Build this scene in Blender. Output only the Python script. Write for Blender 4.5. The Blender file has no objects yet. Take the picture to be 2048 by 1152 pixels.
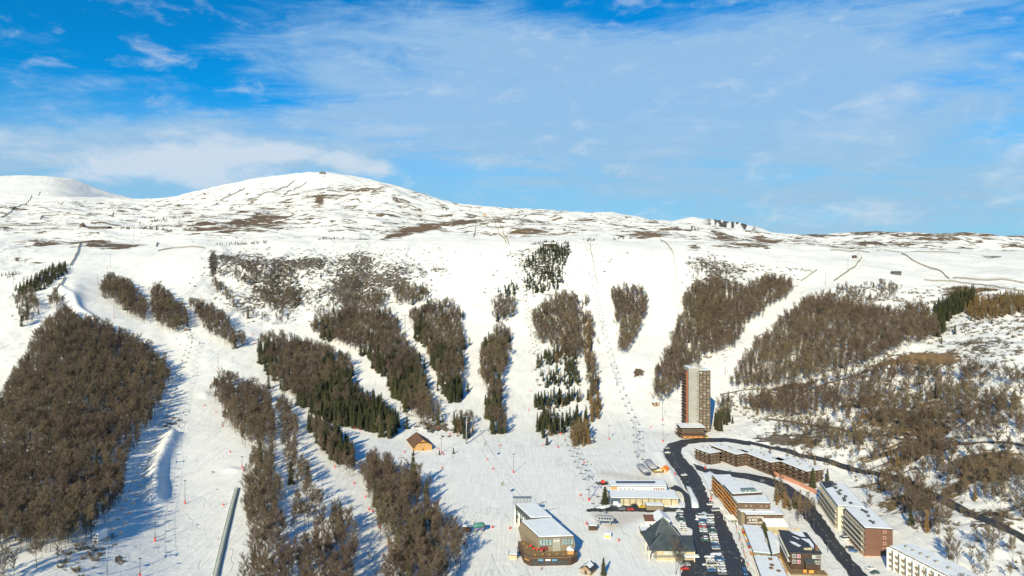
import bpy, bmesh, math, random
import numpy as np
from mathutils import Vector, Matrix
random.seed(7); rng = np.random.default_rng(11)
R = math.radians
scene = bpy.context.scene
COL = scene.collection

# ------------------------------------------------------------ camera, sky, sun, exposure
F, HC, HY = 1335.0, 155.0, 530.0          # focal length in photo pixels, drone height (m), horizon row
cam = bpy.data.cameras.new('camera'); cam.sensor_width = 36; cam.lens = 36 * F / 2048
cam.shift_y = -(576 - HY) / 2048; cam.clip_start = 1; cam.clip_end = 60000
camo = bpy.data.objects.new('camera', cam); COL.objects.link(camo)
camo.location = (0, 0, HC); camo.rotation_euler = (R(90), 0, 0); scene.camera = camo
SUN_EL = R(27.5); SHX, SHY = 0.36, 1.0      # direction the shadows fall
sl = bpy.data.lights.new('sun', 'SUN'); sl.energy = 4.55; sl.angle = R(0.53); sl.color = (1.0, 0.90, 0.62)
so = bpy.data.objects.new('sun', sl); COL.objects.link(so)
hd = Vector((SHX, SHY, 0)).normalized(); ld = Vector((hd.x * math.cos(SUN_EL), hd.y * math.cos(SUN_EL), -math.sin(SUN_EL)))
so.rotation_euler = ld.to_track_quat('-Z', 'Y').to_euler(); so.location = (-100, -200, 400)
scene.view_settings.view_transform = 'Standard'; scene.view_settings.look = 'None'
scene.view_settings.gamma = 1; scene.view_settings.exposure = 0.40

class NG:
    """small helper for node graphs"""
    def __init__(s, nt): s.nt = nt; s.N = nt.nodes; s.L = nt.links
    def n(s, t, **k):
        x = s.N.new(t)
        for a, b in k.items(): setattr(x, a, b)
        return x
    def put(s, sock, v):
        if isinstance(v, bpy.types.NodeSocket): s.L.new(v, sock)
        elif v is not None: sock.default_value = v
    def m(s, op, a, b=None, c=None, clamp=False):
        x = s.n('ShaderNodeMath', operation=op, use_clamp=clamp); s.put(x.inputs[0], a); s.put(x.inputs[1], b)
        if c is not None: s.put(x.inputs[2], c)
        return x.outputs[0]
    def v(s, op, a, b=None):
        x = s.n('ShaderNodeVectorMath', operation=op); s.put(x.inputs[0], a); s.put(x.inputs[1], b); return x.outputs[0]
    def noise(s, vec, scale, detail=4, rough=.55, dist=0):
        x = s.n('ShaderNodeTexNoise'); s.put(x.inputs['Vector'], vec); x.inputs['Scale'].default_value = scale
        x.inputs['Detail'].default_value = detail; x.inputs['Roughness'].default_value = rough; x.inputs['Distortion'].default_value = dist
        return x.outputs[0]
    def mix(s, f, a, b):
        x = s.n('ShaderNodeMix', data_type='RGBA'); s.put(x.inputs[0], f)
        for so_, v_ in ((x.inputs[6], a), (x.inputs[7], b)):
            s.put(so_, v_ if isinstance(v_, bpy.types.NodeSocket) else (*v_, 1))
        return x.outputs[2]
    def comb(s, a, b, c):
        x = s.n('ShaderNodeCombineXYZ'); s.put(x.inputs[0], a); s.put(x.inputs[1], b); s.put(x.inputs[2], c); return x.outputs[0]
    def step(s, x_, lo, hi):
        x = s.n('ShaderNodeMapRange', interpolation_type='SMOOTHSTEP'); s.put(x.inputs[0], x_); x.inputs[1].default_value = lo; x.inputs[2].default_value = hi
        return x.outputs[0]

world = bpy.data.worlds.new("World"); scene.world = world; world.use_nodes = True
W = NG(world.node_tree); W.N.clear()
sky = W.n('ShaderNodeTexSky', sky_type='NISHITA'); sky.sun_disc = False; sky.sun_elevation = SUN_EL
sky.sun_rotation = math.atan2(-SHX, -SHY); sky.altitude = 1400; sky.air_density = 1.0; sky.dust_density = 0.6; sky.ozone_density = 2.0
tc = W.n('ShaderNodeTexCoord'); d = tc.outputs['Generated']
sp = W.n('ShaderNodeSeparateXYZ'); W.L.new(d, sp.inputs[0]); dx, dy, dz = sp.outputs
az = W.m('ARCTAN2', dx, dy); el = W.m('ARCSINE', dz)
hue = W.n('ShaderNodeHueSaturation'); hue.inputs['Saturation'].default_value = 1.25; hue.inputs['Hue'].default_value = 0.485; hue.inputs['Value'].default_value = 1.0
W.L.new(sky.outputs[0], hue.inputs['Color'])
pl = W.comb(W.m('DIVIDE', dx, W.m('ADD', W.m('MAXIMUM', dz, 0.0), .16)), W.m('DIVIDE', dy, W.m('ADD', W.m('MAXIMUM', dz, 0.0), .16)), 0.0)
mp = W.n('ShaderNodeMapping'); mp.inputs['Rotation'].default_value = (0, 0, R(-28)); mp.inputs['Scale'].default_value = (0.55, 1.7, 1); W.L.new(pl, mp.inputs[0])
n1 = W.noise(mp.outputs[0], 0.75, 9, .62, .9); n2 = W.noise(mp.outputs[0], 2.6, 8, .66, .5)
mp3 = W.n('ShaderNodeMapping'); mp3.inputs['Scale'].default_value = (1, 1, 2.2); W.L.new(d, mp3.inputs[0])
n3 = W.noise(mp3.outputs[0], 7.5, 8, .6, .3)
mp4 = W.n('ShaderNodeMapping'); mp4.inputs['Rotation'].default_value = (0, R(10), 0); mp4.inputs['Scale'].default_value = (1, 1, 5.5); W.L.new(d, mp4.inputs[0]); n4 = W.noise(mp4.outputs[0], 5.5, 9, .68, 1.1)
# the cloud banks by azimuth / elevation (degrees): centre, half sizes, tilt, strength
BANK = [(0, 17, 16, 4.0, -8, .95), (-6, 13, 17, 4.5, -12, .75), (10, 12, 22, 5, -6, .7), (26, 14, 15, 8, 0, .8), (4, 8.5, 18, 2.5, -6, .45), (33, 6, 14, 5, 0, .5),
        (-25, 8.4, 7, 1.5, 0, 1.1), (-37, 7.6, 6, 1.5, 0, .8), (-14, 8.7, 5.5, 1.1, -4, 1.0), (-19.5, 9.6, 2.5, .7, 10, .5), (-34, 8.5, 12, 2.0, 6, .45), (-26, 11.5, 10, 1.8, -10, .5),
        (8, 6, 12, 1.8, -4, .30), (27, 3.6, 14, 1.8, 3, .5), (32, 10.3, 7, 1.2, 8, .35), (-29, 20.2, 1.6, 1.3, 40, .35), (20, 17, 16, 3.0, 4, .40),
        (-17, 15.5, 8, 1.6, -14, .45), (-36, 17, 5, 1, -35, .25)]
HOLE = [(8, 20.8, 6.5, 1.5, -6, .75), (-30, 17.5, 14, 4.0, -6, .58), (-12, 21.6, 9, 1.5, -2, .5), (14, 3.9, 13, 2.0, -5, .40), (0, 5.5, 12, 2.0, -8, .2), (31, 8.4, 6, 1.2, 6, .25), (-24, 7.8, 8, 1.0, 8, .2)]
def blobs(lst):
    tot = None
    for a0, e0, ra, re, t, k in lst:
        ax = W.m('SUBTRACT', az, R(a0)); ey = W.m('SUBTRACT', el, R(e0)); c, s = math.cos(R(t)), math.sin(R(t))
        u = W.m('DIVIDE', W.m('ADD', W.m('MULTIPLY', ax, c), W.m('MULTIPLY', ey, s)), R(ra))
        v = W.m('DIVIDE', W.m('SUBTRACT', W.m('MULTIPLY', ey, c), W.m('MULTIPLY', ax, s)), R(re))
        g = W.m('MULTIPLY', W.m('EXPONENT', W.m('MULTIPLY', W.m('ADD', W.m('MULTIPLY', u, u), W.m('MULTIPLY', v, v)), -1.0)), k)
        tot = g if tot is None else W.m('ADD', tot, g)
    return tot
base = W.m('SUBTRACT', W.m('ADD', blobs(BANK), 0.06), blobs(HOLE))
tex = W.m('ADD', W.m('ADD', W.m('MULTIPLY', W.m('SUBTRACT', n1, .5), 1.5), W.m('MULTIPLY', W.m('SUBTRACT', n2, .5), .8)), W.m('MULTIPLY_ADD', W.m('SUBTRACT', n4, .5), 1.5, W.m('MULTIPLY', W.m('SUBTRACT', n3, .5), .9)))
cl = W.m('MULTIPLY', W.step(W.m('ADD', base, W.m('MULTIPLY', tex, 1.5)), -0.05, 1.40), .90)
skyb = W.n('ShaderNodeMix', data_type='RGBA', blend_type='MULTIPLY'); skyb.inputs[0].default_value = 1
W.L.new(hue.outputs[0], skyb.inputs[6]); skyb.inputs[7].default_value = (SKYT := (0.03, 1.0, 1.5, 1))
ccol = W.mix(W.step(W.m('ADD', W.m('SUBTRACT', W.m('MULTIPLY', n2, .8), W.m('MULTIPLY', el, 2.2)), n3), .45, .95), (3.3, 5.5, 8.1), (5.6, 6.9, 8.5)); cmix = W.mix(cl, skyb.outputs[2], ccol)
low = W.m('MULTIPLY', W.step(el, R(14), R(5)), .80)
cmix = W.mix(low, cmix, (3.3, 5.5, 7.4))
cu = blobs([(-26, 8.6, 4.2, 1.5, 0, 1.1), (-31, 7.2, 5, 1.2, 0, .7), (-20, 9.1, 3.0, .8, 8, 1.0), (-22, 6.9, 8, 1.2, 0, .8), (-14.8, 8.6, 3.2, .9, -6, 1.0), (-10.8, 8.0, 1.5, .7, -10, .7), (-38, 8.2, 3, 1.2, 0, .6), (31.5, 12.6, 3.6, .8, 6, .35), (28, 3.9, 9, 1.0, 3, .4), (36, 7.2, 3, 1.0, 10, .4)])
cun = W.noise(mp3.outputs[0], 16, 9, .6, .4); cu = W.m('MULTIPLY', W.step(W.m('ADD', cu, W.m('MULTIPLY', W.m('SUBTRACT', cun, .5), 2.8)), .05, 1.15), .88)
cmix = W.mix(cu, cmix, (6.3, 7.4, 8.6))
bg = W.n('ShaderNodeBackground'); bg.inputs['Strength'].default_value = 0.075; W.L.new(cmix, bg.inputs['Color'])
wo = W.n('ShaderNodeOutputWorld'); W.L.new(bg.outputs[0], wo.inputs[0])

# ------------------------------------------------------------ noise
def _h(ix, iy, s):
    n = (ix.astype(np.int64) * 374761393 + iy.astype(np.int64) * 668265263 + s * 974634777) & 0xffffffff
    n = ((n ^ (n >> 13)) * 1274126177) & 0xffffffff
    return ((n ^ (n >> 16)) & 0xffff) / 65535.0
def vnoise(x, y, s=0):
    ix, iy = np.floor(x), np.floor(y); fx, fy = x - ix, y - iy
    fx = fx * fx * fx * (fx * (fx * 6 - 15) + 10); fy = fy * fy * fy * (fy * (fy * 6 - 15) + 10)
    a, b, c, e = _h(ix, iy, s), _h(ix + 1, iy, s), _h(ix, iy + 1, s), _h(ix + 1, iy + 1, s)
    return (a * (1 - fx) + b * fx) * (1 - fy) + (c * (1 - fx) + e * fx) * fy
def fbm(x, y, o=4, s=0, g=.5):
    t = 0; a = 1; n = 0
    for i in range(o): t = t + a * (vnoise(x * 2**i + 17.3 * i, y * 2**i - 9.1 * i, s + i) - .5); n += a; a *= g
    return t / n * 2
def smooth(t): t = np.clip(t, 0, 1); return t * t * (3 - 2 * t)
def inpoly(px, py, poly):
    p = np.asarray(poly, float); r = np.zeros(px.shape, bool); j = len(p) - 1
    for i in range(len(p)):
        xi, yi = p[i]; xj, yj = p[j]
        if yi != yj: r ^= ((yi > py) != (yj > py)) & (px < (xj - xi) * (py - yi) / (yj - yi) + xi)
        j = i
    return r
def pchip(x, y, xq):
    x = np.asarray(x, float); y = np.asarray(y, float); h = np.diff(x); dl = np.diff(y) / h; m = np.zeros(len(x))
    for i in range(1, len(x) - 1):
        if dl[i - 1] * dl[i] > 0:
            w1, w2 = 2 * h[i] + h[i - 1], h[i] + 2 * h[i - 1]; m[i] = (w1 + w2) / (w1 / dl[i - 1] + w2 / dl[i])
    m[0], m[-1] = dl[0], dl[-1]; k = np.clip(np.searchsorted(x, xq) - 1, 0, len(x) - 2); t = (xq - x[k]) / h[k]
    return ((1 + 2 * t) * (1 - t)**2 * y[k] + t * (1 - t)**2 * h[k] * m[k] + t * t * (3 - 2 * t) * y[k + 1] + t * t * (t - 1) * h[k] * m[k + 1])

# ------------------------------------------------------------ terrain: distance profiles by bearing
PROF = {
 -900: [(3000, 80), (1500, 210), (1152, 290), (1000, 380), (850, 500), (700, 690), (620, 820), (540, 1000), (490, 1250), (460, 1500), (440, 1800), (400, 2300), (360, 3000)],
 100: [(3000, 80), (1500, 210), (1152, 300), (1000, 390), (850, 520), (700, 700), (620, 820), (540, 1000), (490, 1250), (460, 1500), (440, 1800), (412, 2300), (396, 3000)],
 350: [(3000, 83), (1500, 215), (1152, 325), (1000, 430), (850, 580), (750, 720), (650, 870), (580, 1000), (520, 1110), (490, 1230), (460, 1500), (440, 1800), (415, 2200), (393, 2700)],
 600: [(3000, 83), (1500, 212), (1152, 322), (1000, 425), (900, 520), (800, 660), (720, 800), (650, 920), (600, 1010), (520, 1150), (485, 1280), (450, 1650), (410, 2100), (370, 2600), (346, 2950)],
 850: [(3000, 83.8), (1500, 213.3), (1152, 332.7), (900, 556), (800, 690), (700, 840), (620, 960), (550, 1080), (490, 1230), (470, 1400), (440, 1750), (400, 2200), (385, 2450)],
 1100: [(3000, 83.8), (1500, 213.3), (1152, 332.7), (900, 559), (860, 623), (800, 710), (700, 860), (600, 1000), (540, 1090), (490, 1200), (460, 1500), (440, 1800), (419, 2150)],
 1400: [(3000, 83.8), (1500, 213.3), (1152, 332.7), (900, 559), (868, 612), (800, 700), (700, 830), (600, 980), (540, 1080), (500, 1180), (470, 1500), (450, 2000)],
 1550: [(3000, 83.8), (1500, 213.3), (1152, 332.7), (940, 505), (900, 548), (860, 592), (800, 665), (700, 800), (620, 930), (560, 1060), (510, 1200), (480, 1600), (471, 2000)],
 1720: [(3000, 83.8), (1500, 213.3), (1152, 332.7), (1040, 405), (985, 451), (955, 476), (900, 512), (830, 562), (760, 625), (700, 690), (650, 772), (600, 880), (550, 1020), (510, 1200), (480, 1600), (466, 2200)],
 1860: [(3000, 82), (1500, 210), (1152, 322), (1110, 345), (1040, 385), (960, 440), (900, 480), (830, 540), (760, 610), (700, 680), (650, 770), (600, 880), (550, 1020), (510, 1200), (480, 1600), (465, 2200)],
 2000: [(3000, 80), (1500, 206), (1152, 310), (1060, 350), (1000, 380), (900, 440), (830, 490), (760, 550), (720, 592), (680, 650), (620, 760), (560, 950), (520, 1150), (490, 1600), (470, 2300)],
 3000: [(3000, 75), (1500, 190), (1152, 290), (1060, 330), (1000, 360), (900, 420), (830, 470), (760, 530), (720, 572), (680, 630), (620, 740), (560, 930), (520, 1150), (490, 1600), (476, 2300)]}
SIL = [(-900, 360), (0, 392), (180, 394), (230, 396), (300, 398), (350, 393), (420, 375), (520, 355), (600, 346), (645, 343), (700, 351), (760, 362), (830, 382), (900, 405), (1000, 415), (1100, 419), (1190, 428), (1330, 441),
       (1400, 449), (1490, 459), (1555, 469), (1600, 472), (1700, 467), (1780, 463.5), (1850, 468), (2048, 472), (3000, 476)]
FAR = [(-900, 400), (-300, 372), (-60, 354), (0, 351.5), (50, 350.5), (100, 350.5), (125, 353), (150, 360), (175, 370), (200, 380), (225, 389), (250, 396), (300, 405), (400, 460), (1100, 480), (1170, 430), (1190, 423), (1225, 422), (1260, 430), (1300, 440), (1330, 446),
       (1350, 441), (1385, 435.5), (1420, 439), (1450, 443), (1480, 446), (1510, 453), (1545, 464), (1580, 478), (1700, 500), (3000, 500)]
ks = sorted(PROF); NPX = np.arange(-760, 2830, 2.5); NPX = np.concatenate([np.arange(-900, -60, 8), np.arange(-60, 2110, 2.4), np.arange(2112, 3000, 8)])
YS = np.exp(np.concatenate([np.linspace(math.log(80), math.log(270), 60, endpoint=False), np.linspace(math.log(270), math.log(3400), 760, endpoint=False), np.linspace(math.log(3400), math.log(14000), 90)]))
LY = np.log(YS)
def boxblur(a, n, ax):
    if n < 1: return a
    c = np.cumsum(np.concatenate([np.repeat(a.take([0], ax), n + 1, ax), a, np.repeat(a.take([-1], ax), n, ax)], ax), ax)
    L_ = a.shape[ax]; return (c.take(range(2 * n + 1, 2 * n + 1 + L_), ax) - c.take(range(0, L_), ax)) / (2 * n + 1)
tab = []
for k in ks:
    p = PROF[k]; ly = [math.log(b) for a, b in p]; a_ = [a for a, b in p]
    ly += [ly[-1] + math.log(1.25), ly[-1] + math.log(2), math.log(16000)]; a_ += [a_[-1] + 14, a_[-1] + 60, a_[-1] + 75]
    # interpolate HC - z rather than the row, so slopes stay smooth
    drop = [(a - HY) / F * math.exp(b) for a, b in zip(a_, ly)]
    tab.append(-pchip(ly, [-q for q in drop], LY))
tab = np.array(tab)                                             # drop below the camera [key, Y]
DROP = np.empty((len(NPX), len(YS)))
kk = np.array(ks, float); idx = np.clip(np.searchsorted(kk, NPX) - 1, 0, len(kk) - 2); t = (NPX - kk[idx]) / (kk[idx + 1] - kk[idx])
t = (t * .5 + .5 * smooth(t))[:, None]
DROP = tab[idx] * (1 - t) + tab[idx + 1] * t
for _ in range(3): DROP = boxblur(DROP, 15, 0)
PXG, YG = np.meshgrid(NPX, YS, indexing='ij'); XG = (PXG - 1024) / F * YG
PYG = HY + F * DROP / YG
VILL = [(330, 1700), (500, 1040), (700, 1010), (870, 950), (960, 905), (1200, 880), (1460, 868), (1530, 905), (1640, 960), (1690, 1005), (1760, 1075), (1830, 1160), (2000, 1700)]
def soft(polys, n=8):
    m_ = np.zeros(PXG.shape)
    for q in polys: m_[inpoly(PXG, PYG, q)] = 1
    for _ in range(2): m_ = boxblur(boxblur(m_, n, 0), n, 1)
    return m_
vill = soft([VILL], 8)
UP = smooth((YG - 1120) / 400)
hilly = soft([[(340, 700), (400, 520), (420, 488), (900, 490), (900, 560), (860, 620), (800, 640), (600, 660)], [(900, 700), (960, 560), (1050, 485), (1140, 490), (1120, 580), (1060, 620)],
              [(1330, 800), (1380, 480), (1640, 520), (1560, 600), (1420, 720)], [(1440, 850), (1660, 560), (2300, 540), (2300, 1300), (1800, 1250), (1760, 1000), (1500, 900)],
              [(-300, 520), (90, 470), (130, 560), (60, 800), (-300, 800)]], 10)
rough = hilly * (1 - vill)
nz = fbm(XG / 260, YG / 260, 5, 3) * 13 * UP * 1.35 * smooth((3600 - YG) / 1500) * (0.6 + YG / 3000)
nz += fbm(XG / 120 + 9, YG / 70, 5, 41, .55) * 7 * UP
nz += (1 - np.abs(fbm(XG / 340, YG / 200, 4, 77))) * 10 * smooth((YG - 1500) / 700)
nz += fbm(XG / 45, YG / 60, 5, 9, .55) * 4.5 * rough
nz += fbm(XG / 80, YG / 110, 4, 21) * (2.2 + 3.0 * smooth((YG - 620) / 150)) * (1 - vill) * smooth((YG - 300) / 200) + fbm(XG / 16, YG / 16, 3, 33) * .22 * (1 - vill)
# gullies and ribs down the escarpment
esc = soft([[(360, 640), (400, 520), (430, 492), (900, 494), (880, 560), (800, 610), (600, 640)]], 9)
nz += -np.abs(fbm(XG / 42, YG / 260, 4, 55, .6)) * 15 * esc
DROP = DROP - nz
def bump(px, py, rx, ry, h, e=2):
    global DROP
    DROP = DROP - h * np.exp(-(((PXG - px) / rx)**2 + ((PYG - py) / ry)**2)**(e / 2))
def ridge(pts, w, h, side=0):
    """a snow bank along a pixel path, w metres half width"""
    global DROP
    d2 = np.full(PXG.shape, 1e9)
    sel = (PXG > min(p[0] for p in pts) - 60) & (PXG < max(p[0] for p in pts) + 60) & (PYG > min(p[1] for p in pts) - 50) & (PYG < max(p[1] for p in pts) + 50)
    X_, Y_ = XG[sel], YG[sel]; wp = [flat_px(*p) for p in pts]; q = np.full(X_.shape, 1e9)
    for (ax, ay), (bx, by) in zip(wp[:-1], wp[1:]):
        ux, uy = bx - ax, by - ay; tt = np.clip(((X_ - ax) * ux + (Y_ - ay) * uy) / (ux * ux + uy * uy), 0, 1)
        q = np.minimum(q, np.hypot(X_ - ax - tt * ux, Y_ - ay - tt * uy))
    D_ = DROP[sel]; D_ = D_ - h * np.exp(-(q / w)**2 * 1.2); DROP[sel] = D_
def ground_cols():
    return HY + F * DROP / YG
def flat_px(px, py):
    i = np.clip((np.searchsorted(NPX, px) - 1), 0, len(NPX) - 2); f = (px - NPX[i]) / (NPX[i + 1] - NPX[i])
    col = (HY + F * (DROP[i] * (1 - f) + DROP[i + 1] * f) / YS)
    j = np.argmax(col <= py)
    if j == 0: j = int(np.argmin(np.abs(col - py)))
    a, b = col[j - 1], col[j]; g = 0 if a == b else min(1, max(0, (a - py) / (a - b)))
    Y = YS[j - 1] + (YS[j] - YS[j - 1]) * g
    return ((px - 1024) / F * Y, Y)
bump(411, 790, 10, 6, 1.7); bump(465, 940, 16, 5, 1.4); bump(150, 600, 16, 30, 3.5)
ridge([(346, 872), (330, 905), (316, 935), (311, 960), (313, 985), (308, 1002)], 6, 5.5)
ridge([(120, 575), (140, 590), (155, 615), (190, 640)], 7, 3.5)
ridge([(1320, 905), (1340, 945), (1362, 985), (1372, 1000)], 2.6, 1.6)
ridge([(1376, 905), (1400, 935), (1450, 945), (1520, 958), (1590, 985)], 2.2, 1.0)
ridge([(1400, 950), (1412, 975), (1425, 1010)], 2.4, 1.3)
# exact skyline of the main massif, then the farther summits behind it
PYG = ground_cols(); tgt = np.interp(NPX, [a for a, b in SIL], [b for a, b in SIL])
nearY = YG < 3300; mn = np.where(nearY, PYG, 9999).min(1)
cor = tgt - mn
for _ in range(2): cor = boxblur(cor, 7, 0)
PYG = PYG + cor[:, None] * smooth((YG - 1350) / 900)
farsil = np.interp(NPX, [a for a, b in FAR], [b for a, b in FAR])
FY = 5200.0; fs2 = boxblur(boxblur(farsil, 6, 0), 6, 0); farsil = np.where(NPX < 600, fs2, farsil); farsil = farsil + (vnoise(NPX / 7, NPX * 0, 15) - .5) * 4.5 * np.exp(-((NPX - 1450) / 50)**2); prof = farsil[:, None] + np.where(NPX < 600, 105, 210)[:, None] * np.abs(np.log(YG / FY))**1.15 + fbm(XG / 420, YG / 420, 5, 88, .6) * 5
PYG = np.where(YG > 3300, np.minimum(PYG, prof), PYG)
DROP = (PYG - HY) / F * YG
ZG = HC - DROP

def gpx(px, py):
    """ground point seen at a photo pixel"""
    X, Y = flat_px(px, py); return Vector((X, Y, gz(X, Y)))
def gz(X, Y):
    px = 1024 + F * X / Y; ly = math.log(Y)
    i = int(np.clip(np.searchsorted(NPX, px) - 1, 0, len(NPX) - 2)); f = (px - NPX[i]) / (NPX[i + 1] - NPX[i])
    j = int(np.clip(np.searchsorted(YS, Y) - 1, 0, len(YS) - 2)); g = (Y - YS[j]) / (YS[j + 1] - YS[j])
    f = min(1, max(0, f)); g = min(1, max(0, g))
    return float((ZG[i, j] * (1 - f) + ZG[i + 1, j] * f) * (1 - g) + (ZG[i, j + 1] * (1 - f) + ZG[i + 1, j + 1] * f) * g)
def gzv(X, Y):
    px = 1024 + F * X / Y
    i = np.clip(np.searchsorted(NPX, px) - 1, 0, len(NPX) - 2); f = np.clip((px - NPX[i]) / (NPX[i + 1] - NPX[i]), 0, 1)
    j = np.clip(np.searchsorted(YS, Y) - 1, 0, len(YS) - 2); g = np.clip((Y - YS[j]) / (YS[j + 1] - YS[j]), 0, 1)
    return (ZG[i, j] * (1 - f) + ZG[i + 1, j] * f) * (1 - g) + (ZG[i, j + 1] * (1 - f) + ZG[i + 1, j + 1] * f) * g
def fp(px, py, z=0.0):
    """point at height z seen at a photo pixel"""
    Y = (HC - z) * F / (py - HY); return ((px - 1024) / F * Y, Y)

# ground cover weights
bare = np.zeros(PXG.shape); rock = np.zeros(PXG.shape); ochre = np.zeros(PXG.shape)
def spot(arr, px, py, rx, ry, k, tilt=0):
    c, s = math.cos(R(tilt)), math.sin(R(tilt)); a = (PXG - px) * c + (PYG - py) * s; b = (PYG - py) * c - (PXG - px) * s
    arr += k * np.exp(-((a / rx)**2 + (b / ry)**2)) * (YG < 3300)
bare += .06 * smooth((YG - 900) / 150) * (YG < 3300) + .36 * UP * (YG < 3300) * smooth((3000 - YG) / 700)
for a in [(440, 455, 70, 14, .4), (530, 442, 50, 12, .6), (545, 430, 30, 8, .3), (210, 492, 55, 6, .7), (190, 483, 25, 6, .5), (255, 493, 30, 5, .6), (640, 398, 8, 16, .5), (830, 462, 70, 6, .75, -12), (900, 447, 60, 4, .75, -6),
          (770, 430, 30, 4, .5), (1060, 462, 60, 8, .4), (1100, 440, 50, 4, .4), (1290, 470, 40, 5, .8), (1390, 492, 14, 14, .5), (1500, 488, 50, 9, .65), (1545, 482, 25, 3, .7), (1740, 486, 70, 5, .5), (1880, 478, 70, 4, .45),
          (1440, 478, 30, 4, .5), (1985, 513, 40, 3, .9), (1740, 464, 60, 2.5, .7), (1630, 470, 40, 3, .5), (60, 520, 60, 14, .35), (280, 528, 30, 9, .55), (110, 485, 90, 6, .45), (1900, 470, 130, 2.5, .5),
          (1900, 585, 80, 12, .75), (1960, 580, 60, 8, .5), (1580, 772, 45, 9, .95, -8), (1960, 650, 120, 18, .38), (2010, 630, 60, 8, .5), (1850, 722, 90, 14, .42, 4), (2000, 705, 80, 8, .6), (1750, 735, 60, 6, .6, -20),
          (1600, 885, 90, 18, .25), (1900, 830, 220, 70, .60), (1900, 960, 220, 80, .58), (1680, 890, 110, 35, .35), (1620, 650, 120, 50, .2), (1600, 700, 110, 60, .2), (1700, 820, 160, 40, .3), (1780, 1010, 60, 40, .25), (230, 1110, 50, 30, .3), (120, 1130, 120, 30, .22), (1990, 1030, 60, 12, .6), (1980, 740, 60, 14, .4),
          (1460, 520, 80, 20, .25), (820, 840, 60, 25, .35), (875, 850, 60, 14, .4), (1450, 870, 30, 8, .5), (770, 810, 25, 30, .3), (730, 380, 40, 6, .3), (1280, 745, 14, 10, .7), (345, 735, 9, 30, .15), (1450, 690, 60, 60, .22),
          (470, 540, 90, 18, .2), (1180, 500, 20, 5, .4), (70, 490, 40, 8, .3)]: spot(bare, *a)
for a in [(470, 520, 70, 22, .52), (426, 528, 6, 24, 1.0), (620, 525, 60, 16, .45), (720, 520, 40, 22, .42), (560, 580, 60, 60, .35), (700, 580, 50, 50, .5), (780, 560, 50, 40, .4), (840, 540, 60, 20, .25),
          (700, 620, 14, 40, .6), (1080, 545, 60, 60, .45), (620, 570, 250, 60, .16), (1000, 600, 300, 90, .08), (900, 500, 200, 20, .2), (500, 600, 100, 50, .2), (1410, 600, 40, 60, .45), (1440, 650, 60, 70, .45), (1400, 520, 50, 30, .3), (1470, 540, 60, 30, .4), (1850, 718, 95, 16, .8), (1560, 880, 120, 30, .45), (1980, 690, 100, 18, .5),
          (1940, 760, 100, 20, .3), (120, 360, 50, 12, 0), (1990, 1035, 60, 22, .7), (1800, 900, 250, 100, .22), (240, 1120, 30, 14, .6), (345, 840, 30, 30, .4), (250, 600, 30, 20, .2), (390, 620, 60, 30, .15), (660, 480, 80, 6, .3),
          (450, 475, 60, 8, .3), (870, 855, 50, 12, .6), (30, 500, 60, 20, .25), (1600, 540, 60, 20, .3), (1460, 990, 5, 5, 0)]: spot(rock, *a)
m2 = YG > 3300
rock += np.where(m2 & (PXG > 1400) & (PXG < 1560), np.exp(-((PXG - 1462) / 50)**2) * (.25 + .9 * (vnoise(PXG / 5, PXG * 0 + YG / 900, 31) > .5)), 0) + np.where(m2 & (PXG < 260) & (PXG > 20), np.exp(-((PXG - 120) / 40)**2) * .30, 0)
for a in [(1860, 718, 110, 16, 1.0), (1980, 585, 100, 16, .8), (860, 455, 60, 8, .6), (1290, 470, 30, 6, .9), (1500, 480, 60, 8, .3), (1780, 600, 80, 20, .3), (1985, 650, 90, 20, .5), (1890, 480, 100, 8, .4), (1060, 460, 40, 8, .4), (1750, 940, 150, 90, .5), (1900, 830, 200, 60, .45), (1930, 960, 180, 70, .4)]: spot(ochre, *a)
for arr in (bare, rock): arr *= (1 - vill)
PATCHY = np.clip(np.where(bare > .45, .45 + (bare - .45) * .55, bare), 0, .8); ROCKY = np.clip(rock, 0, 1)
ZG += ROCKY * (fbm(XG / 14, YG / 14, 4, 91, .6)) * 2.6 * (YG < 3300) + ROCKY * fbm(XG / 90, YG / 90, 5, 92, .6) * 16 * m2 * np.clip((farsil[:, None] - 400), 0, 1)

def np_mesh(name, co, quads, attrs=None, smooth_=True):
    me = bpy.data.meshes.new(name); me.vertices.add(len(co)); me.vertices.foreach_set('co', np.ascontiguousarray(co, np.float32).ravel())
    q = np.ascontiguousarray(quads, np.int32); k = q.shape[1]
    me.loops.add(q.size); me.loops.foreach_set('vertex_index', q.ravel()); me.polygons.add(len(q))
    me.polygons.foreach_set('loop_start', np.arange(0, q.size, k, dtype=np.int32)); me.update(calc_edges=True)
    me.polygons.foreach_set('use_smooth', np.full(len(q), smooth_))
    for n_, v_ in (attrs or {}).items():
        at = me.attributes.new(n_, 'FLOAT', 'POINT'); at.data.foreach_set('value', np.ascontiguousarray(v_, np.float32).ravel())
    me.update(); return me
def newmat(name):
    m_ = bpy.data.materials.new(name); m_.use_nodes = True; g = NG(m_.node_tree); b = g.N['Principled BSDF']; return m_, g, b

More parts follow.
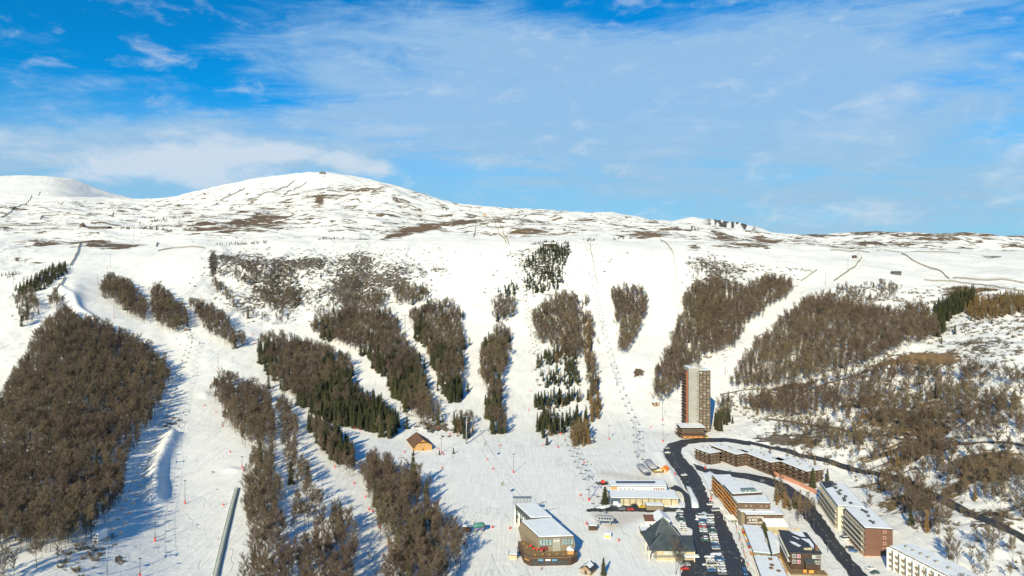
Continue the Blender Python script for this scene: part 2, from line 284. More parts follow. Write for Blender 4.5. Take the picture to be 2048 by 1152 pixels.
sm, g, b = newmat('snowfield')
geo = g.n('ShaderNodeNewGeometry'); pos = geo.outputs['Position']
def attr(n_): a = g.n('ShaderNodeAttribute'); a.attribute_name = n_; return a.outputs['Fac']
mpa = g.n('ShaderNodeMapping'); mpa.inputs['Scale'].default_value = (.6, .95, .2); mpa.inputs['Rotation'].default_value = (0, 0, .2); g.L.new(pos, mpa.inputs[0])
na = g.noise(mpa.outputs[0], 1 / 34, 10, .72, .8); nb = g.noise(pos, 1 / 5.0, 6, .6, .4); nc = g.noise(pos, 1 / 14, 7, .62, .3)
wb = g.m('MULTIPLY', attr('bare'), .42); mb = g.step(g.m('SUBTRACT', g.m('ADD', na, wb), .722), -.02, .035)
wr = g.m('MULTIPLY', attr('rock'), .34); mr = g.step(g.m('SUBTRACT', g.m('ADD', g.m('MULTIPLY_ADD', nb, .45, g.m('MULTIPLY_ADD', nc, .3, g.m('MULTIPLY', g.noise(pos, 1 / 45, 7, .65), .25))), wr), .655), -.02, .03)
grass = g.mix(g.m('MULTIPLY', attr('ochre'), g.step(nc, .3, .6)), (.115, .078, .05), (.30, .175, .055)); grass = g.mix(g.step(nb, .35, .7), grass, (.16, .115, .07))
rockc = g.mix(g.step(nc, .35, .65), (.045, .038, .032), (.15, .125, .10)); rockc = g.mix(attr('ochre'), rockc, (.24, .15, .07))
mpt = g.n('ShaderNodeMapping'); mpt.inputs['Scale'].default_value = (.9, .035, .05); mpt.inputs['Rotation'].default_value = (0, 0, -.06); g.L.new(pos, mpt.inputs[0])
tr = g.noise(mpt.outputs[0], 1.0, 5, .7, .35); big = g.noise(pos, 1 / 90, 5, .6)
snow = g.mix(g.step(tr, .3, .72), (.76, .745, .72), (.92, .90, .86)); snow = g.mix(g.m('MULTIPLY', g.step(big, .5, .72), .5), snow, (.78, .77, .745))
mq = g.n('ShaderNodeMapping'); mq.inputs['Scale'].default_value = (.055, .010, .02); mq.inputs['Rotation'].default_value = (0, 0, .12); g.L.new(pos, mq.inputs[0])
mq2 = g.n('ShaderNodeMapping'); mq2.inputs['Scale'].default_value = (.06, .02, .02); mq2.inputs['Rotation'].default_value = (0, 0, -.75); g.L.new(pos, mq2.inputs[0])
def lines(v, w, dst): return g.m('SUBTRACT', 1.0, g.step(g.m('ABSOLUTE', g.m('SUBTRACT', g.m('FRACT', g.m('MULTIPLY', g.noise(v, 1.0, 2, .4, dst), 9)), .5)), w * .3, w))
trk = g.m('MAXIMUM', lines(mq.outputs[0], .06, .3), g.m('MULTIPLY', lines(mq2.outputs[0], .04, .5), .8)); trk = g.m('MULTIPLY', trk, g.step(big, .42, .6))
snow = g.mix(g.m('MULTIPLY', trk, .7), snow, (.66, .65, .63))
snow = g.mix(g.m('MULTIPLY', attr('dirty'), .85), snow, (.62, .56, .49))
c = g.mix(mb, snow, grass); c = g.mix(mr, c, rockc); g.L.new(c, b.inputs['Base Color'])
b.inputs['Roughness'].default_value = .75; b.inputs['Specular IOR Level'].default_value = .25
bp = g.n('ShaderNodeBump'); bp.inputs['Distance'].default_value = .45; bp.inputs['Strength'].default_value = .7
hgt = g.m('ADD', g.m('ADD', g.m('MULTIPLY', tr, .5), g.m('MULTIPLY', g.noise(pos, .5, 5, .6), .5)), g.m('ADD', g.m('MULTIPLY', mb, .8), g.m('MULTIPLY', mr, 2.0)))
hgt = g.m('ADD', hgt, g.m('MULTIPLY', nc, 2.0)); hgt = g.m('SUBTRACT', hgt, g.m('MULTIPLY', trk, .5))
g.L.new(hgt, bp.inputs['Height']); g.L.new(bp.outputs[0], b.inputs['Normal'])
nX, nY = PXG.shape; ii = np.arange(nX * nY).reshape(nX, nY)
quads = np.stack([ii[:-1, :-1], ii[1:, :-1], ii[1:, 1:], ii[:-1, 1:]], -1).reshape(-1, 4)
dirty = np.zeros(PXG.shape)
DIRTY = [[(1195, 940), (1260, 950), (1340, 965), (1368, 985), (1372, 1002), (1340, 975), (1280, 962), (1200, 950)], [(1186, 1022), (1290, 1024), (1290, 1034), (1225, 1060), (1250, 1080), (1180, 1030)]]
dirty = soft(DIRTY, 2)
ter = bpy.data.objects.new('snowy_terrain', np_mesh('snowy_terrain', np.stack([XG, YG, ZG], -1).reshape(-1, 3), quads, {'bare': PATCHY, 'rock': ROCKY, 'ochre': np.clip(ochre, 0, 1), 'dirty': dirty}))
ter.data.materials.append(sm); COL.objects.link(ter); ter['kind'] = 'structure'; ter['label'] = 'snow covered ski slopes and mountains with brown bare patches'

# ------------------------------------------------------------ object helpers
def tag(o, label=None, cat=None, group=None, kind=None):
    for k, v in (('label', label), ('category', cat), ('group', group), ('kind', kind)):
        if v: o[k] = v
    return o
def empty(name, loc, rz=0, label=None, cat=None, group=None):
    o = bpy.data.objects.new(name, None); COL.objects.link(o); o.location = loc; o.rotation_euler[2] = rz; o.empty_display_size = 1
    return tag(o, label, cat, group)
def copy_tree(o, parent=None):
    c = o.copy(); COL.objects.link(c); c.parent = parent
    for ch in o.children: copy_tree(ch, c)
    return c
class MB:
    """collects shapes in local coordinates and links them as one mesh object"""
    def __init__(s, origin=(0, 0, 0)): s.v = []; s.f = []; s.mi = []; s.o = Vector(origin)
    def add(s, vs, fs, m=0):
        n = len(s.v); s.v += [Vector(p) - s.o for p in vs]; s.f += [tuple(i + n for i in f) for f in fs]; s.mi += [m] * len(fs); return s
    def box(s, x0, x1, y0, y1, z0, z1, m=0):
        return s.prism([(x0, y0), (x1, y0), (x1, y1), (x0, y1)], z0, z1, m)
    def prism(s, q, z0, z1, m=0, mt=None, q2=None):
        n = len(q); q2 = q2 or q
        zt = z1 if hasattr(z1, '__len__') else [z1] * n; zb = z0 if hasattr(z0, '__len__') else [z0] * n
        vs = [(p[0], p[1], a) for p, a in zip(q, zb)] + [(p[0], p[1], a) for p, a in zip(q2, zt)]
        s.add(vs, [tuple(range(n - 1, -1, -1))] + [(i, (i + 1) % n, n + (i + 1) % n, n + i) for i in range(n)], m)
        s.f.append(tuple(len(s.v) - n + i for i in range(n))); s.mi.append(m if mt is None else mt); return s
    def bar(s, a, b, r0, r1=None, n=6, m=0):
        a, b = Vector(a), Vector(b); r1 = r0 if r1 is None else r1; d_ = (b - a).normalized()
        u = d_.cross(Vector((0, 0, 1)) if abs(d_.z) < .9 else Vector((1, 0, 0))).normalized(); w = d_.cross(u)
        vs = []
        for p, r in ((a, r0), (b, r1)):
            for i in range(n): t_ = 2 * math.pi * i / n; vs.append(p + (u * math.cos(t_) + w * math.sin(t_)) * r)
        return s.add(vs, [(i, (i + 1) % n, n + (i + 1) % n, n + i) for i in range(n)] + [tuple(range(n - 1, -1, -1)), tuple(range(n, 2 * n))], m)
    def path(s, pts, r, n=4, m=0):
        for a, b_ in zip(pts[:-1], pts[1:]): s.bar(a, b_, r, r, n, m)
        return s
    def ball(s, c_, r, m=0, sz=1.0, n=8):
        c_ = Vector(c_); vs = []; fs = []
        k = n // 2
        for i in range(1, k):
            p = math.pi * i / k
            for j in range(n): t_ = 2 * math.pi * j / n; vs.append(c_ + Vector((math.sin(p) * math.cos(t_), math.sin(p) * math.sin(t_), math.cos(p) * sz)) * r)
        for i in range(k - 2):
            for j in range(n): fs.append((i * n + j, (i + 1) * n + j, (i + 1) * n + (j + 1) % n, i * n + (j + 1) % n))
        vs += [c_ + Vector((0, 0, r * sz)), c_ - Vector((0, 0, r * sz))]; a = len(vs) - 2
        for j in range(n): fs.append((a, j, (j + 1) % n)); fs.append((a + 1, (k - 2) * n + (j + 1) % n, (k - 2) * n + j))
        return s.add(vs, fs, m)
    def mesh(s, name, mats, smooth_=False):
        me = bpy.data.meshes.new(name); me.from_pydata([tuple(p) for p in s.v], [], s.f)
        for m_ in (mats if isinstance(mats, (list, tuple)) else [mats]): me.materials.append(m_)
        me.polygons.foreach_set('material_index', s.mi); me.polygons.foreach_set('use_smooth', [smooth_] * len(s.f)); me.update(); return me
    def build(s, name, mats, parent=None, smooth_=False):
        o = bpy.data.objects.new(name, s.mesh(name, mats, smooth_)); COL.objects.link(o); o.location = s.o if parent is None else s.o - Vector(parent.location)
        if parent: o.parent = parent
        return o
MATS = {}
def mat(name, col, rough_=.7, var=.12, scale=.6, metal=0, spec=.4, glass=False):
    if name in MATS: return MATS[name]
    m_, g, b = newmat(name); p_ = g.n('ShaderNodeNewGeometry').outputs['Position']
    n_ = g.noise(p_, scale, 5, .65)
    lo = tuple(c_ * (1 - var) for c_ in col); hi = tuple(min(1, c_ * (1 + var)) for c_ in col)
    g.L.new(g.mix(g.step(n_, .32, .68), lo, hi), b.inputs['Base Color']); b.inputs['Roughness'].default_value = rough_
    b.inputs['Metallic'].default_value = metal; b.inputs['Specular IOR Level'].default_value = spec
    MATS[name] = m_; return m_
def leafmat(name, c1, c2, c3, rough_=.8):
    """per-tree tint from the tree's own place in the wood"""
    m_, g, b = newmat(name); oi = g.n('ShaderNodeObjectInfo'); pn = g.noise(oi.outputs['Location'], 1 / 70, 3, .6)
    c_ = g.mix(g.step(pn, .38, .62), c1, c2); c_ = g.mix(g.m('MULTIPLY', oi.outputs['Random'], .7), c_, c3)
    g.L.new(c_, b.inputs['Base Color']); b.inputs['Roughness'].default_value = rough_; b.inputs['Specular IOR Level'].default_value = .15; return m_
BARK = leafmat('beech_bark', (.19, .16, .125), (.23, .20, .155), (.11, .09, .07))
TWIG = leafmat('beech_twigs', (.180, .130, .096), (.225, .175, .11), (.080, .062, .050))
NEED = leafmat('spruce_needles', (.058, .064, .032), (.088, .088, .040), (.036, .042, .028))
LARCH = leafmat('larch_twigs', (.26, .155, .06), (.20, .13, .06), (.15, .11, .055))
SHRUB = leafmat('shrub_twigs', (.19, .15, .095), (.14, .11, .07), (.24, .19, .12))

def V3(rg, s_=1.0): return Vector((rg.gauss(0, s_), rg.gauss(0, s_), rg.gauss(0, s_)))
def tri(mb, a, b_, w, rg):
    """one thin twig: a long narrow blade from a to b"""
    d_ = b_ - a; u = d_.cross(V3(rg)).normalized() * w; n = len(mb.v); mb.v += [a - u, a + u, b_]; mb.f.append((n, n + 1, n + 2)); mb.mi.append(0)
def bare_tree(seed, H=14.0, spread=.30, ntw=1300, shrub=False, tw=.055, cmat=None):
    rg = random.Random(seed); tk = MB(); cr = MB(); lean = Vector((rg.uniform(-.04, .04), rg.uniform(-.04, .04), 1)).normalized()
    tips = []
    if not shrub:
        p = Vector((0, 0, -1.0)); r = H * .0125; n = 7
        for i in range(n):
            q = p + lean * (H * .84 + 1.0) / n + Vector((rg.uniform(-.2, .2), rg.uniform(-.2, .2), 0)) * (i > 0)
            tk.bar(p, q, r, r * .80, 5); r *= .80
            if i >= 3:
                for _ in range(rg.choice((3, 4))): tips.append((p.lerp(q, rg.random()), r * .42, (i + 1) / n))
            p = q
        tips.append((p, r, 1))
    else:
        for k in range(9): tips.append((Vector((rg.uniform(-.3, .3), rg.uniform(-.3, .3), -.3)), .05, .3))
    ends = []
    for (p, r, hf) in tips:
        a = rg.uniform(0, 6.283); up = rg.uniform(.35, 1.0) + max(0, hf - .35) * .9; L_ = H * spread * (1.25 - .45 * hf) * rg.uniform(.7, 1.15) * (2.0 if shrub else 1)
        d_ = Vector((math.cos(a), math.sin(a), up)).normalized(); q = p
        for s_ in range(3):
            e = q + (d_ + Vector((0, 0, .18 * s_))).normalized() * L_ / 3 + V3(rg, .12); tk.bar(q, e, max(.02, r * (1 - s_ * .28)), max(.014, r * (.72 - s_ * .28)), 3)
            ends.append((q, e, d_)); q = e
            if s_ < 2:
                a2 = a + rg.choice((-1, 1)) * rg.uniform(.5, 1.1); d2 = Vector((math.cos(a2), math.sin(a2), up + .2)).normalized(); e2 = q + d2 * L_ * rg.uniform(.3, .5)
                tk.bar(q, e2, .025, .012, 3); ends.append((q, e2, d2)); ends.append((q, e2, d2))
    for k in range(ntw):
        q, e, d_ = rg.choice(ends); b0 = q.lerp(e, rg.random()); dd = (d_ * .5 + V3(rg, .5) + Vector((0, 0, .45))).normalized(); L_ = rg.uniform(.5, 1.5) * (H / 14)**.5
        e1 = b0 + dd * L_; tri(cr, b0, e1, tw * rg.uniform(.6, 1.3), rg)
        if rg.random() < .6: tri(cr, b0.lerp(e1, .45), b0.lerp(e1, .45) + (dd + V3(rg, .6)).normalized() * L_ * .7, tw * .8, rg)
    return tk.mesh('beech_trunk', BARK), cr.mesh('beech_crown', cmat or TWIG)
def conifer(seed, H=16.0, rad=.20, m_=None, dens=1.0, name='spruce', wide=1.0):
    rg = random.Random(seed); tk = MB(); cr = MB(); tk.bar((0, 0, -1), (0, 0, H * .97), H * .016, .03, 5)
    z = H * .08
    while z < H * .97:
        f = 1 - z / H; br = H * rad * (f**.85) * rg.uniform(.8, 1.12) + .12; nb_ = max(5, int((7 + 9 * f) * dens)); off = rg.uniform(0, 6)
        for k in range(nb_):
            a = off + 6.283 * k / nb_ + rg.uniform(-.25, .25); L_ = br * rg.uniform(.6, 1.15); dr = Vector((math.cos(a), math.sin(a), 0)); sd = Vector((-dr.y, dr.x, 0))
            p0 = Vector((0, 0, z)); p1 = p0 + dr * L_ * .5 + Vector((0, 0, -L_ * .10)); p2 = p0 + dr * L_ + Vector((0, 0, -L_ * rg.uniform(.28, .5)))
            w = L_ * .26 * wide * rg.uniform(.7, 1.2) + .08
            for s_ in (-1, 1):
                cr.add([p0 + dr * .1, p1 + sd * w * s_ + Vector((0, 0, -w * .4)), p1 + Vector((0, 0, .1))], [(0, 1, 2)]); cr.add([p1 + Vector((0, 0, .1)), p1 + sd * w * s_ + Vector((0, 0, -w * .4)), p2 + sd * w * .25 * s_], [(0, 1, 2)])
            for _ in range(int(4 * dens)):
                t_ = rg.uniform(.3, 1); q = p0.lerp(p2, t_); e = q + (dr * .5 + sd * rg.uniform(-1, 1) + Vector((0, 0, rg.uniform(-.9, .5)))).normalized() * rg.uniform(.35, .8); tri(cr, q, e, .13, rg)
        z += H * .043 * (0.55 + f) * rg.uniform(.75, 1.3)
    return tk.mesh(name + '_trunk', BARK), cr.mesh(name + '_crown', m_ or NEED)
BT = [bare_tree(100 + i, 14 + (i % 3), spread=(.255, .285, .32)[i % 3], ntw=1500, tw=.031) for i in range(6)]
CT = [conifer(200 + i, 16, (.22, .18, .25, .20)[i]) for i in range(4)]
LT = [conifer(300 + i, 13, .17, LARCH, .75, 'larch', .5) for i in range(3)]
ST = [bare_tree(400 + i, 3.6, spread=.30, ntw=420, shrub=True, tw=.05, cmat=SHRUB) for i in range(3)]
HB, HCN, HL, HS = 14.0, 16.0, 13.0, 3.6

# ------------------------------------------------------------ woods: outlines, kinds and density
# (name, outline in photo pixels, chance of a bare tree per cell, share of conifers, share of larches, height factor)
WOODS = [
 ('large bare beech wood at the left edge', [(128, 616), (160, 636), (200, 648), (250, 668), (300, 697), (342, 735), (336, 780), (312, 820), (290, 862), (268, 900), (247, 950), (243, 1000), (226, 1030), (190, 1058), (150, 1080), (110, 1098), (60, 1100), (0, 1095), (-260, 1080), (-260, 800), (0, 792), (12, 760), (45, 718), (70, 680), (95, 640)], .66, .004, 0, 1.0),
 ('thin bare trees at the lower left corner', [(-260, 1080), (0, 1095), (110, 1098), (150, 1080), (190, 1058), (185, 1085), (120, 1125), (60, 1150), (0, 1200), (-260, 1250)], .22, .05, 0, .95),
 ('small bare copse at the upper left edge', [(25, 590), (60, 583), (80, 600), (77, 625), (62, 645), (45, 652), (32, 625)], .6, .1, 0, .8),
 ('dark conifers on the crest at the left', [(30, 575), (60, 557), (98, 536), (130, 523), (137, 545), (112, 557), (88, 578), (60, 584), (35, 592)], .7, .95, 0, .6),
 ('bare clump above the left wood', [(98, 592), (118, 585), (127, 602), (122, 616), (98, 614)], .7, 0, 0, .8),
 ('bare strip beside the upper left piste', [(200, 570), (225, 553), (262, 566), (270, 580), (292, 600), (296, 625), (290, 645), (262, 632), (228, 606), (198, 588)], .72, .02, 0, .95),
 ('rounded bare copse above the left lift station', [(303, 582), (322, 570), (335, 588), (347, 605), (372, 622), (382, 648), (352, 668), (325, 657), (305, 638), (302, 612)], .75, .03, 0, 1.0),
 ('slanting bare strip above the left lift station', [(368, 600), (400, 606), (440, 626), (458, 643), (463, 660), (487, 672), (488, 692), (470, 697), (440, 682), (418, 668), (396, 640)], .7, .02, 0, .95),
 ('sparse bare trees below the rock bowl', [(432, 548), (480, 543), (505, 528), (560, 532), (598, 562), (605, 600), (590, 640), (562, 652), (540, 625), (520, 600), (500, 575), (470, 566), (448, 562)], .36, .02, 0, .8),
 ('thin bare line under the rock bowl', [(420, 562), (440, 572), (468, 600), (500, 622), (538, 650), (500, 641), (463, 626), (452, 600), (428, 582)], .34, .02, 0, .75),
 ('scattered bare trees on the rock bowl', [(610, 560), (680, 545), (740, 560), (770, 580), (720, 620), (650, 630), (610, 640)], .16, .06, 0, .6),
 ('mixed wood left of the middle', [(508, 693), (540, 664), (575, 680), (600, 682), (640, 690), (680, 706), (700, 722), (706, 742), (702, 762), (722, 782), (745, 797), (775, 812), (794, 838), (796, 870), (770, 871), (738, 860), (703, 850), (650, 836), (620, 822), (590, 802), (570, 782), (545, 762), (524, 737)], .66, .46, 0, 1.0),
 ('long wood above the mixed wood', [(613, 655), (640, 633), (700, 620), (775, 618), (790, 640), (797, 665), (817, 690), (832, 710), (850, 760), (864, 800), (862, 836), (840, 839), (824, 830), (808, 815), (790, 790), (775, 765), (748, 737), (738, 716), (700, 696), (660, 681), (625, 670)], .72, .32, 0, 1.0),
 ('bare clump on top of the long wood', [(722, 600), (745, 578), (766, 585), (771, 606), (750, 620), (726, 618)], .6, .0, 0, .9),
 ('bare clump beside the gondola line', [(788, 575), (830, 568), (862, 580), (866, 592), (832, 607), (800, 613), (790, 600)], .6, .05, 0, .85),
 ('pointed mixed wood above the chalet', [(813, 627), (850, 610), (895, 601), (917, 620), (927, 660), (927, 700), (924, 760), (921, 800), (900, 802), (880, 782), (868, 740), (853, 700), (833, 680), (820, 650)], .75, .34, .02, 1.0),
 ('bare copse at the middle of the slope', [(980, 610), (1000, 593), (1035, 600), (1032, 630), (1011, 646), (984, 641)], .6, .03, 0, .95),
 ('narrow mixed strip right of the wide piste', [(964, 690), (972, 678), (1000, 653), (1017, 660), (1020, 690), (1012, 740), (1002, 760), (1002, 800), (1012, 840), (1014, 866), (990, 864), (974, 835), (968, 800), (975, 780), (960, 750), (961, 712)], .72, .25, .12, 1.0),
 ('spruce plantation high on the slope', [(1045, 525), (1080, 498), (1137, 493), (1139, 510), (1122, 545), (1127, 565), (1112, 582), (1060, 592), (1045, 572), (1052, 548)], .40, .97, 0, .62),
 ('small spruce clump left of the plantation', [(995, 578), (1020, 562), (1042, 570), (1037, 592), (1000, 594)], .55, .9, 0, .6),
 ('tall bare wood in the middle of the slope', [(1063, 628), (1100, 600), (1120, 587), (1150, 589), (1160, 620), (1160, 650), (1166, 690), (1156, 716), (1140, 721), (1120, 702), (1098, 690), (1073, 680), (1063, 655)], .75, .01, .02, 1.0),
 ('little round clump on the ski slope', [(1161, 600), (1169, 594), (1178, 600), (1177, 613), (1163, 615)], .9, 0, .2, .8),
 ('thin strip of larches between two pistes', [(1163, 627), (1180, 621), (1187, 660), (1184, 700), (1194, 740), (1197, 790), (1202, 837), (1180, 839), (1178, 800), (1171, 740), (1164, 700)], .75, .06, .50, .95),
 ('spruce rows on the middle mound', [(1072, 722), (1100, 700), (1130, 698), (1157, 714), (1152, 740), (1128, 745), (1120, 732), (1090, 735), (1076, 738)], .40, .8, .12, .75),
 ('spruce rows on the middle mound', [(1078, 748), (1150, 738), (1166, 762), (1140, 778), (1085, 783)], .36, .9, .05, .7),
 ('spruce rows on the middle mound', [(1068, 790), (1120, 788), (1170, 786), (1170, 806), (1120, 816), (1070, 822)], .42, .9, .08, .75),
 ('spruce rows on the middle mound', [(1070, 826), (1120, 824), (1172, 820), (1172, 840), (1140, 850), (1105, 872), (1078, 876)], .55, .95, .03, .85),
 ('larch group below the middle mound', [(1142, 858), (1162, 835), (1180, 850), (1178, 876), (1168, 888), (1144, 886)], .85, .35, .6, .95),
 ('bare wood between two wide pistes', [(1224, 582), (1250, 572), (1286, 580), (1297, 602), (1292, 630), (1277, 660), (1272, 680), (1260, 700), (1241, 711), (1236, 690), (1240, 670), (1231, 640), (1226, 610)], .72, .02, .01, 1.0),
 ('broad bare wood left of the tower', [(1368, 588), (1390, 565), (1440, 558), (1478, 575), (1505, 568), (1540, 553), (1582, 560), (1592, 576), (1560, 602), (1520, 627), (1495, 657), (1470, 692), (1440, 707), (1408, 712), (1395, 727), (1368, 762), (1345, 792), (1325, 806), (1310, 802), (1308, 760), (1315, 730), (1340, 690), (1350, 660), (1365, 620)], .70, .01, 0, .95),
 ('sparse bare trees on the rocky spur', [(1365, 555), (1395, 520), (1450, 530), (1470, 560), (1440, 560), (1390, 565)], .2, 0, 0, .6),
 ('wide bare wood on the right hillside', [(1455, 762), (1480, 725), (1508, 690), (1560, 640), (1610, 598), (1660, 592), (1722, 612), (1780, 625), (1840, 610), (1872, 640), (1878, 672), (1800, 702), (1742, 727), (1690, 742), (1640, 755), (1580, 766), (1500, 776), (1458, 776)], .6, .004, 0, .95),
 ('bare fringe above the right hillside', [(1640, 590), (1700, 580), (1760, 573), (1805, 580), (1782, 600), (1740, 612), (1700, 608)], .42, .02, 0, .7),
 ('green spruces on the right skyline shoulder', [(1868, 615), (1900, 590), (1945, 578), (1962, 600), (1925, 620), (1895, 640), (1882, 672), (1864, 668)], .8, .98, 0, .75),
 ('rust coloured larches at the right edge', [(1928, 612), (1960, 590), (2048, 585), (2300, 590), (2300, 645), (2048, 627), (1992, 633), (1940, 642)], .8, .02, .96, .8),
 ('bare trees on the lower right hillside', [(1478, 815), (1560, 795), (1640, 772), (1720, 758), (1780, 745), (1850, 748), (1950, 745), (2048, 765), (2300, 780), (2300, 905), (2048, 888), (1900, 880), (1780, 868), (1640, 846), (1530, 836)], .42, .004, .03, .95),
 ('scattered bare trees above the right road', [(1640, 900), (1530, 862), (1640, 858), (1780, 878), (1900, 892), (2048, 898), (2300, 910), (2300, 1060), (2048, 1050), (1960, 1010), (1880, 972), (1780, 935)], .34, .006, .06, .85),
 ('bare trees between the road and the cream block', [(1690, 950), (1720, 945), (1800, 975), (1860, 1000), (1905, 1030), (1910, 1060), (1870, 1075), (1830, 1060), (1800, 1030), (1770, 1015), (1745, 985)], .42, .03, .08, .95),
 ('bare trees at the lower right corner', [(1880, 1085), (1960, 1090), (2048, 1090), (2300, 1100), (2300, 1250), (1930, 1250), (1900, 1130)], .13, 0, .02, .85),
 ('bare wood left of the conveyor tunnel', [(423, 775), (450, 753), (500, 768), (543, 800), (548, 850), (546, 882), (520, 902), (488, 890), (463, 862), (440, 812)], .68, .02, 0, .95),
 ('long thin wood right of the conveyor tunnel', [(502, 892), (546, 888), (552, 950), (556, 1000), (570, 1060), (582, 1110), (590, 1152), (592, 1250), (490, 1250), (490, 1152), (500, 1100), (494, 1040), (495, 980), (504, 930)], .68, .01, 0, .95),
 ('narrow bare strip on the lower slope', [(555, 805), (575, 798), (597, 850), (602, 900), (617, 940), (622, 972), (600, 977), (578, 960), (568, 900), (556, 850)], .6, .03, 0, .9),
 ('round bare clump on the lower slope', [(588, 987), (618, 970), (642, 992), (642, 1030), (626, 1052), (598, 1042), (586, 1012)], .62, .01, 0, .95),
 ('bare strip with spruces above the lower piste', [(603, 842), (638, 825), (657, 858), (682, 862), (702, 885), (714, 920), (712, 947), (690, 947), (660, 920), (630, 882)], .8, .22, 0, .95),
 ('wide bare clump at the bottom edge', [(600, 1110), (618, 1062), (660, 1030), (700, 1043), (708, 1080), (708, 1130), (703, 1152), (705, 1250), (600, 1250)], .66, .01, 0, 1.0),
 ('large wood at the bottom middle', [(710, 927), (745, 913), (782, 930), (802, 950), (832, 955), (862, 985), (860, 1000), (892, 1030), (917, 1060), (930, 1090), (926, 1120), (900, 1152), (890, 1250), (778, 1250), (773, 1140), (783, 1100), (758, 1060), (748, 1020), (733, 980), (712, 952)], .68, .07, .01, 1.0),
 ('small group below the pointed wood', [(903, 832), (940, 818), (948, 870), (925, 878), (908, 860)], .6, .3, .3, .8),
 ('small bare group right of the long wood', [(830, 815), (880, 812), (888, 838), (862, 850), (835, 848)], .5, .1, .1, .7),
 ('larches left of the brown hotel', [(1537, 985), (1560, 970), (1598, 985), (1604, 1015), (1590, 1020), (1556, 1012)], .7, .25, .7, .8),
 ('bare trees behind the brown hotel', [(1582, 1030), (1605, 1015), (1628, 1022), (1622, 1045), (1595, 1055)], .4, 0, 0, .7),
 ('bushes behind the terraced building', [(1470, 893), (1560, 905), (1640, 930), (1680, 952), (1660, 955), (1560, 925), (1470, 905)], .14, 0, .02, .55),
 ('dark trees in the shade of the tower', [(1424, 845), (1432, 800), (1455, 790), (1462, 830), (1440, 868)], .8, .4, .1, .8)]
def resamp0(pts, n):
    p = np.array(pts, float); d_ = np.concatenate([[0], np.cumsum(np.hypot(*np.diff(p, axis=0).T))]); t_ = np.linspace(0, d_[-1], n); return np.stack([np.interp(t_, d_, p[:, 0]), np.interp(t_, d_, p[:, 1])], 1)
cell = 4.0
gx, gy = np.meshgrid(np.arange(-760, 1150, cell), np.arange(230, 1420, cell), indexing='ij')
gx = gx + rng.uniform(-1.8, 1.8, gx.shape); gy = gy + rng.uniform(-1.8, 1.8, gy.shape)
gx, gy = gx.ravel(), gy.ravel(); gpxx = 1024 + F * gx / gy; ok = (gpxx > -240) & (gpxx < 2290); gx, gy, gpxx = gx[ok], gy[ok], gpxx[ok]
gzz = gzv(gx, gy); gpy = HY + F * (HC - gzz) / gy
trees = []                                                      # kind, x, y, z, scale, wood
for wi, (nm, poly, dens, cf, lf, hf) in enumerate(WOODS):
    hp = 13.0 * hf * F / gy
    jx = fbm(gx / 17, gy / 17, 3, 300 + wi) * 5500 / gy; jy = fbm(gx / 17, gy / 17, 3, 400 + wi) * 3500 / gy; gpxj = gpxx + jx; gpyj = gpy + jy
    s1 = inpoly(gpxj, gpyj, poly) & inpoly(gpxj, gpyj - hp * .6, poly); s2 = inpoly(gpxj, gpyj - hp * .2, poly) & inpoly(gpxj, gpyj - hp * .6, poly)
    if dens < .5: s2 = inpoly(gpxj, gpyj, poly)
    sel = (s1 | s2)
    gap = fbm(gx / 26, gy / 26, 3, 60 + wi) if dens < .6 else fbm(gx / 20, gy / 20, 2, 60 + wi) * .35
    p = dens * (1 + gap * 1.5)
    sel &= rng.random(len(gx)) < p * (1.35 if dens > .5 else 1.25)
    cn = fbm(gx / 30, gy / 30, 3, 5)
    stray = inpoly(gpxx + jx * 4.5, gpy + jy * 4.5, poly) & inpoly(gpxx + jx * 4.5, gpy + jy * 4.5 - hp * .5, poly) & ~s1 & ~s2 & (rng.random(len(gx)) < .09)
    for i in np.nonzero(stray)[0]: trees.append(('c' if rng.random() < cf * .6 else 'b', gx[i], gy[i], gzz[i], hf * rng.uniform(.3, .8), wi))
    for i in np.nonzero(sel)[0]:
        u = rng.random(); c_ = cf * (1.0 if cf > .7 or cf < .1 else max(0, 1 + cn[i] * 4.5 + (gpy[i] - np.mean([q[1] for q in poly])) / 160))
        k = 'c' if u < c_ else ('l' if u < c_ + lf else 'b')
        trees.append((k, gx[i], gy[i], gzz[i], hf * rng.uniform(.55, 1.2), wi))
# shrubs: patches of low bushes on broken ground
SHR = [([(350, 640), (400, 520), (430, 495), (900, 500), (900, 560), (860, 610), (620, 645), (450, 600)], .035), ([(960, 600), (990, 520), (1060, 490), (1140, 495), (1120, 590), (1040, 600)], .05), ([(1330, 780), (1370, 520), (1640, 540), (1560, 600), (1420, 720)], .10),
       ([(1440, 800), (1660, 575), (1860, 575), (2048, 580), (2300, 620), (2300, 1200), (1900, 1130), (1700, 960), (1560, 880)], .2), ([(0, 640), (40, 560), (140, 520), (130, 560), (60, 640), (0, 700)], .02),
       ([(830, 840), (880, 810), (950, 830), (930, 880), (860, 880)], .12), ([(1060, 700), (1180, 700), (1200, 860), (1080, 890)], .05), ([(150, 1090), (230, 1060), (215, 1152), (100, 1160)], .12), ([(690, 560), (880, 560), (860, 640), (700, 640)], .04),
       ([(1190, 500), (1260, 500), (1260, 560), (1200, 560)], .02), ([(430, 640), (620, 640), (600, 665), (500, 655)], .02)]
for poly, dens in SHR:
    sel = inpoly(gpxx, gpy, poly); gap = fbm(gx / 22, gy / 22, 3, 160)
    sel &= rng.random(len(gx)) < dens * (1 + gap * 3)
    for i in np.nonzero(sel)[0]: trees.append(('s', gx[i], gy[i], gzz[i], rng.uniform(.5, 1.5), -1))
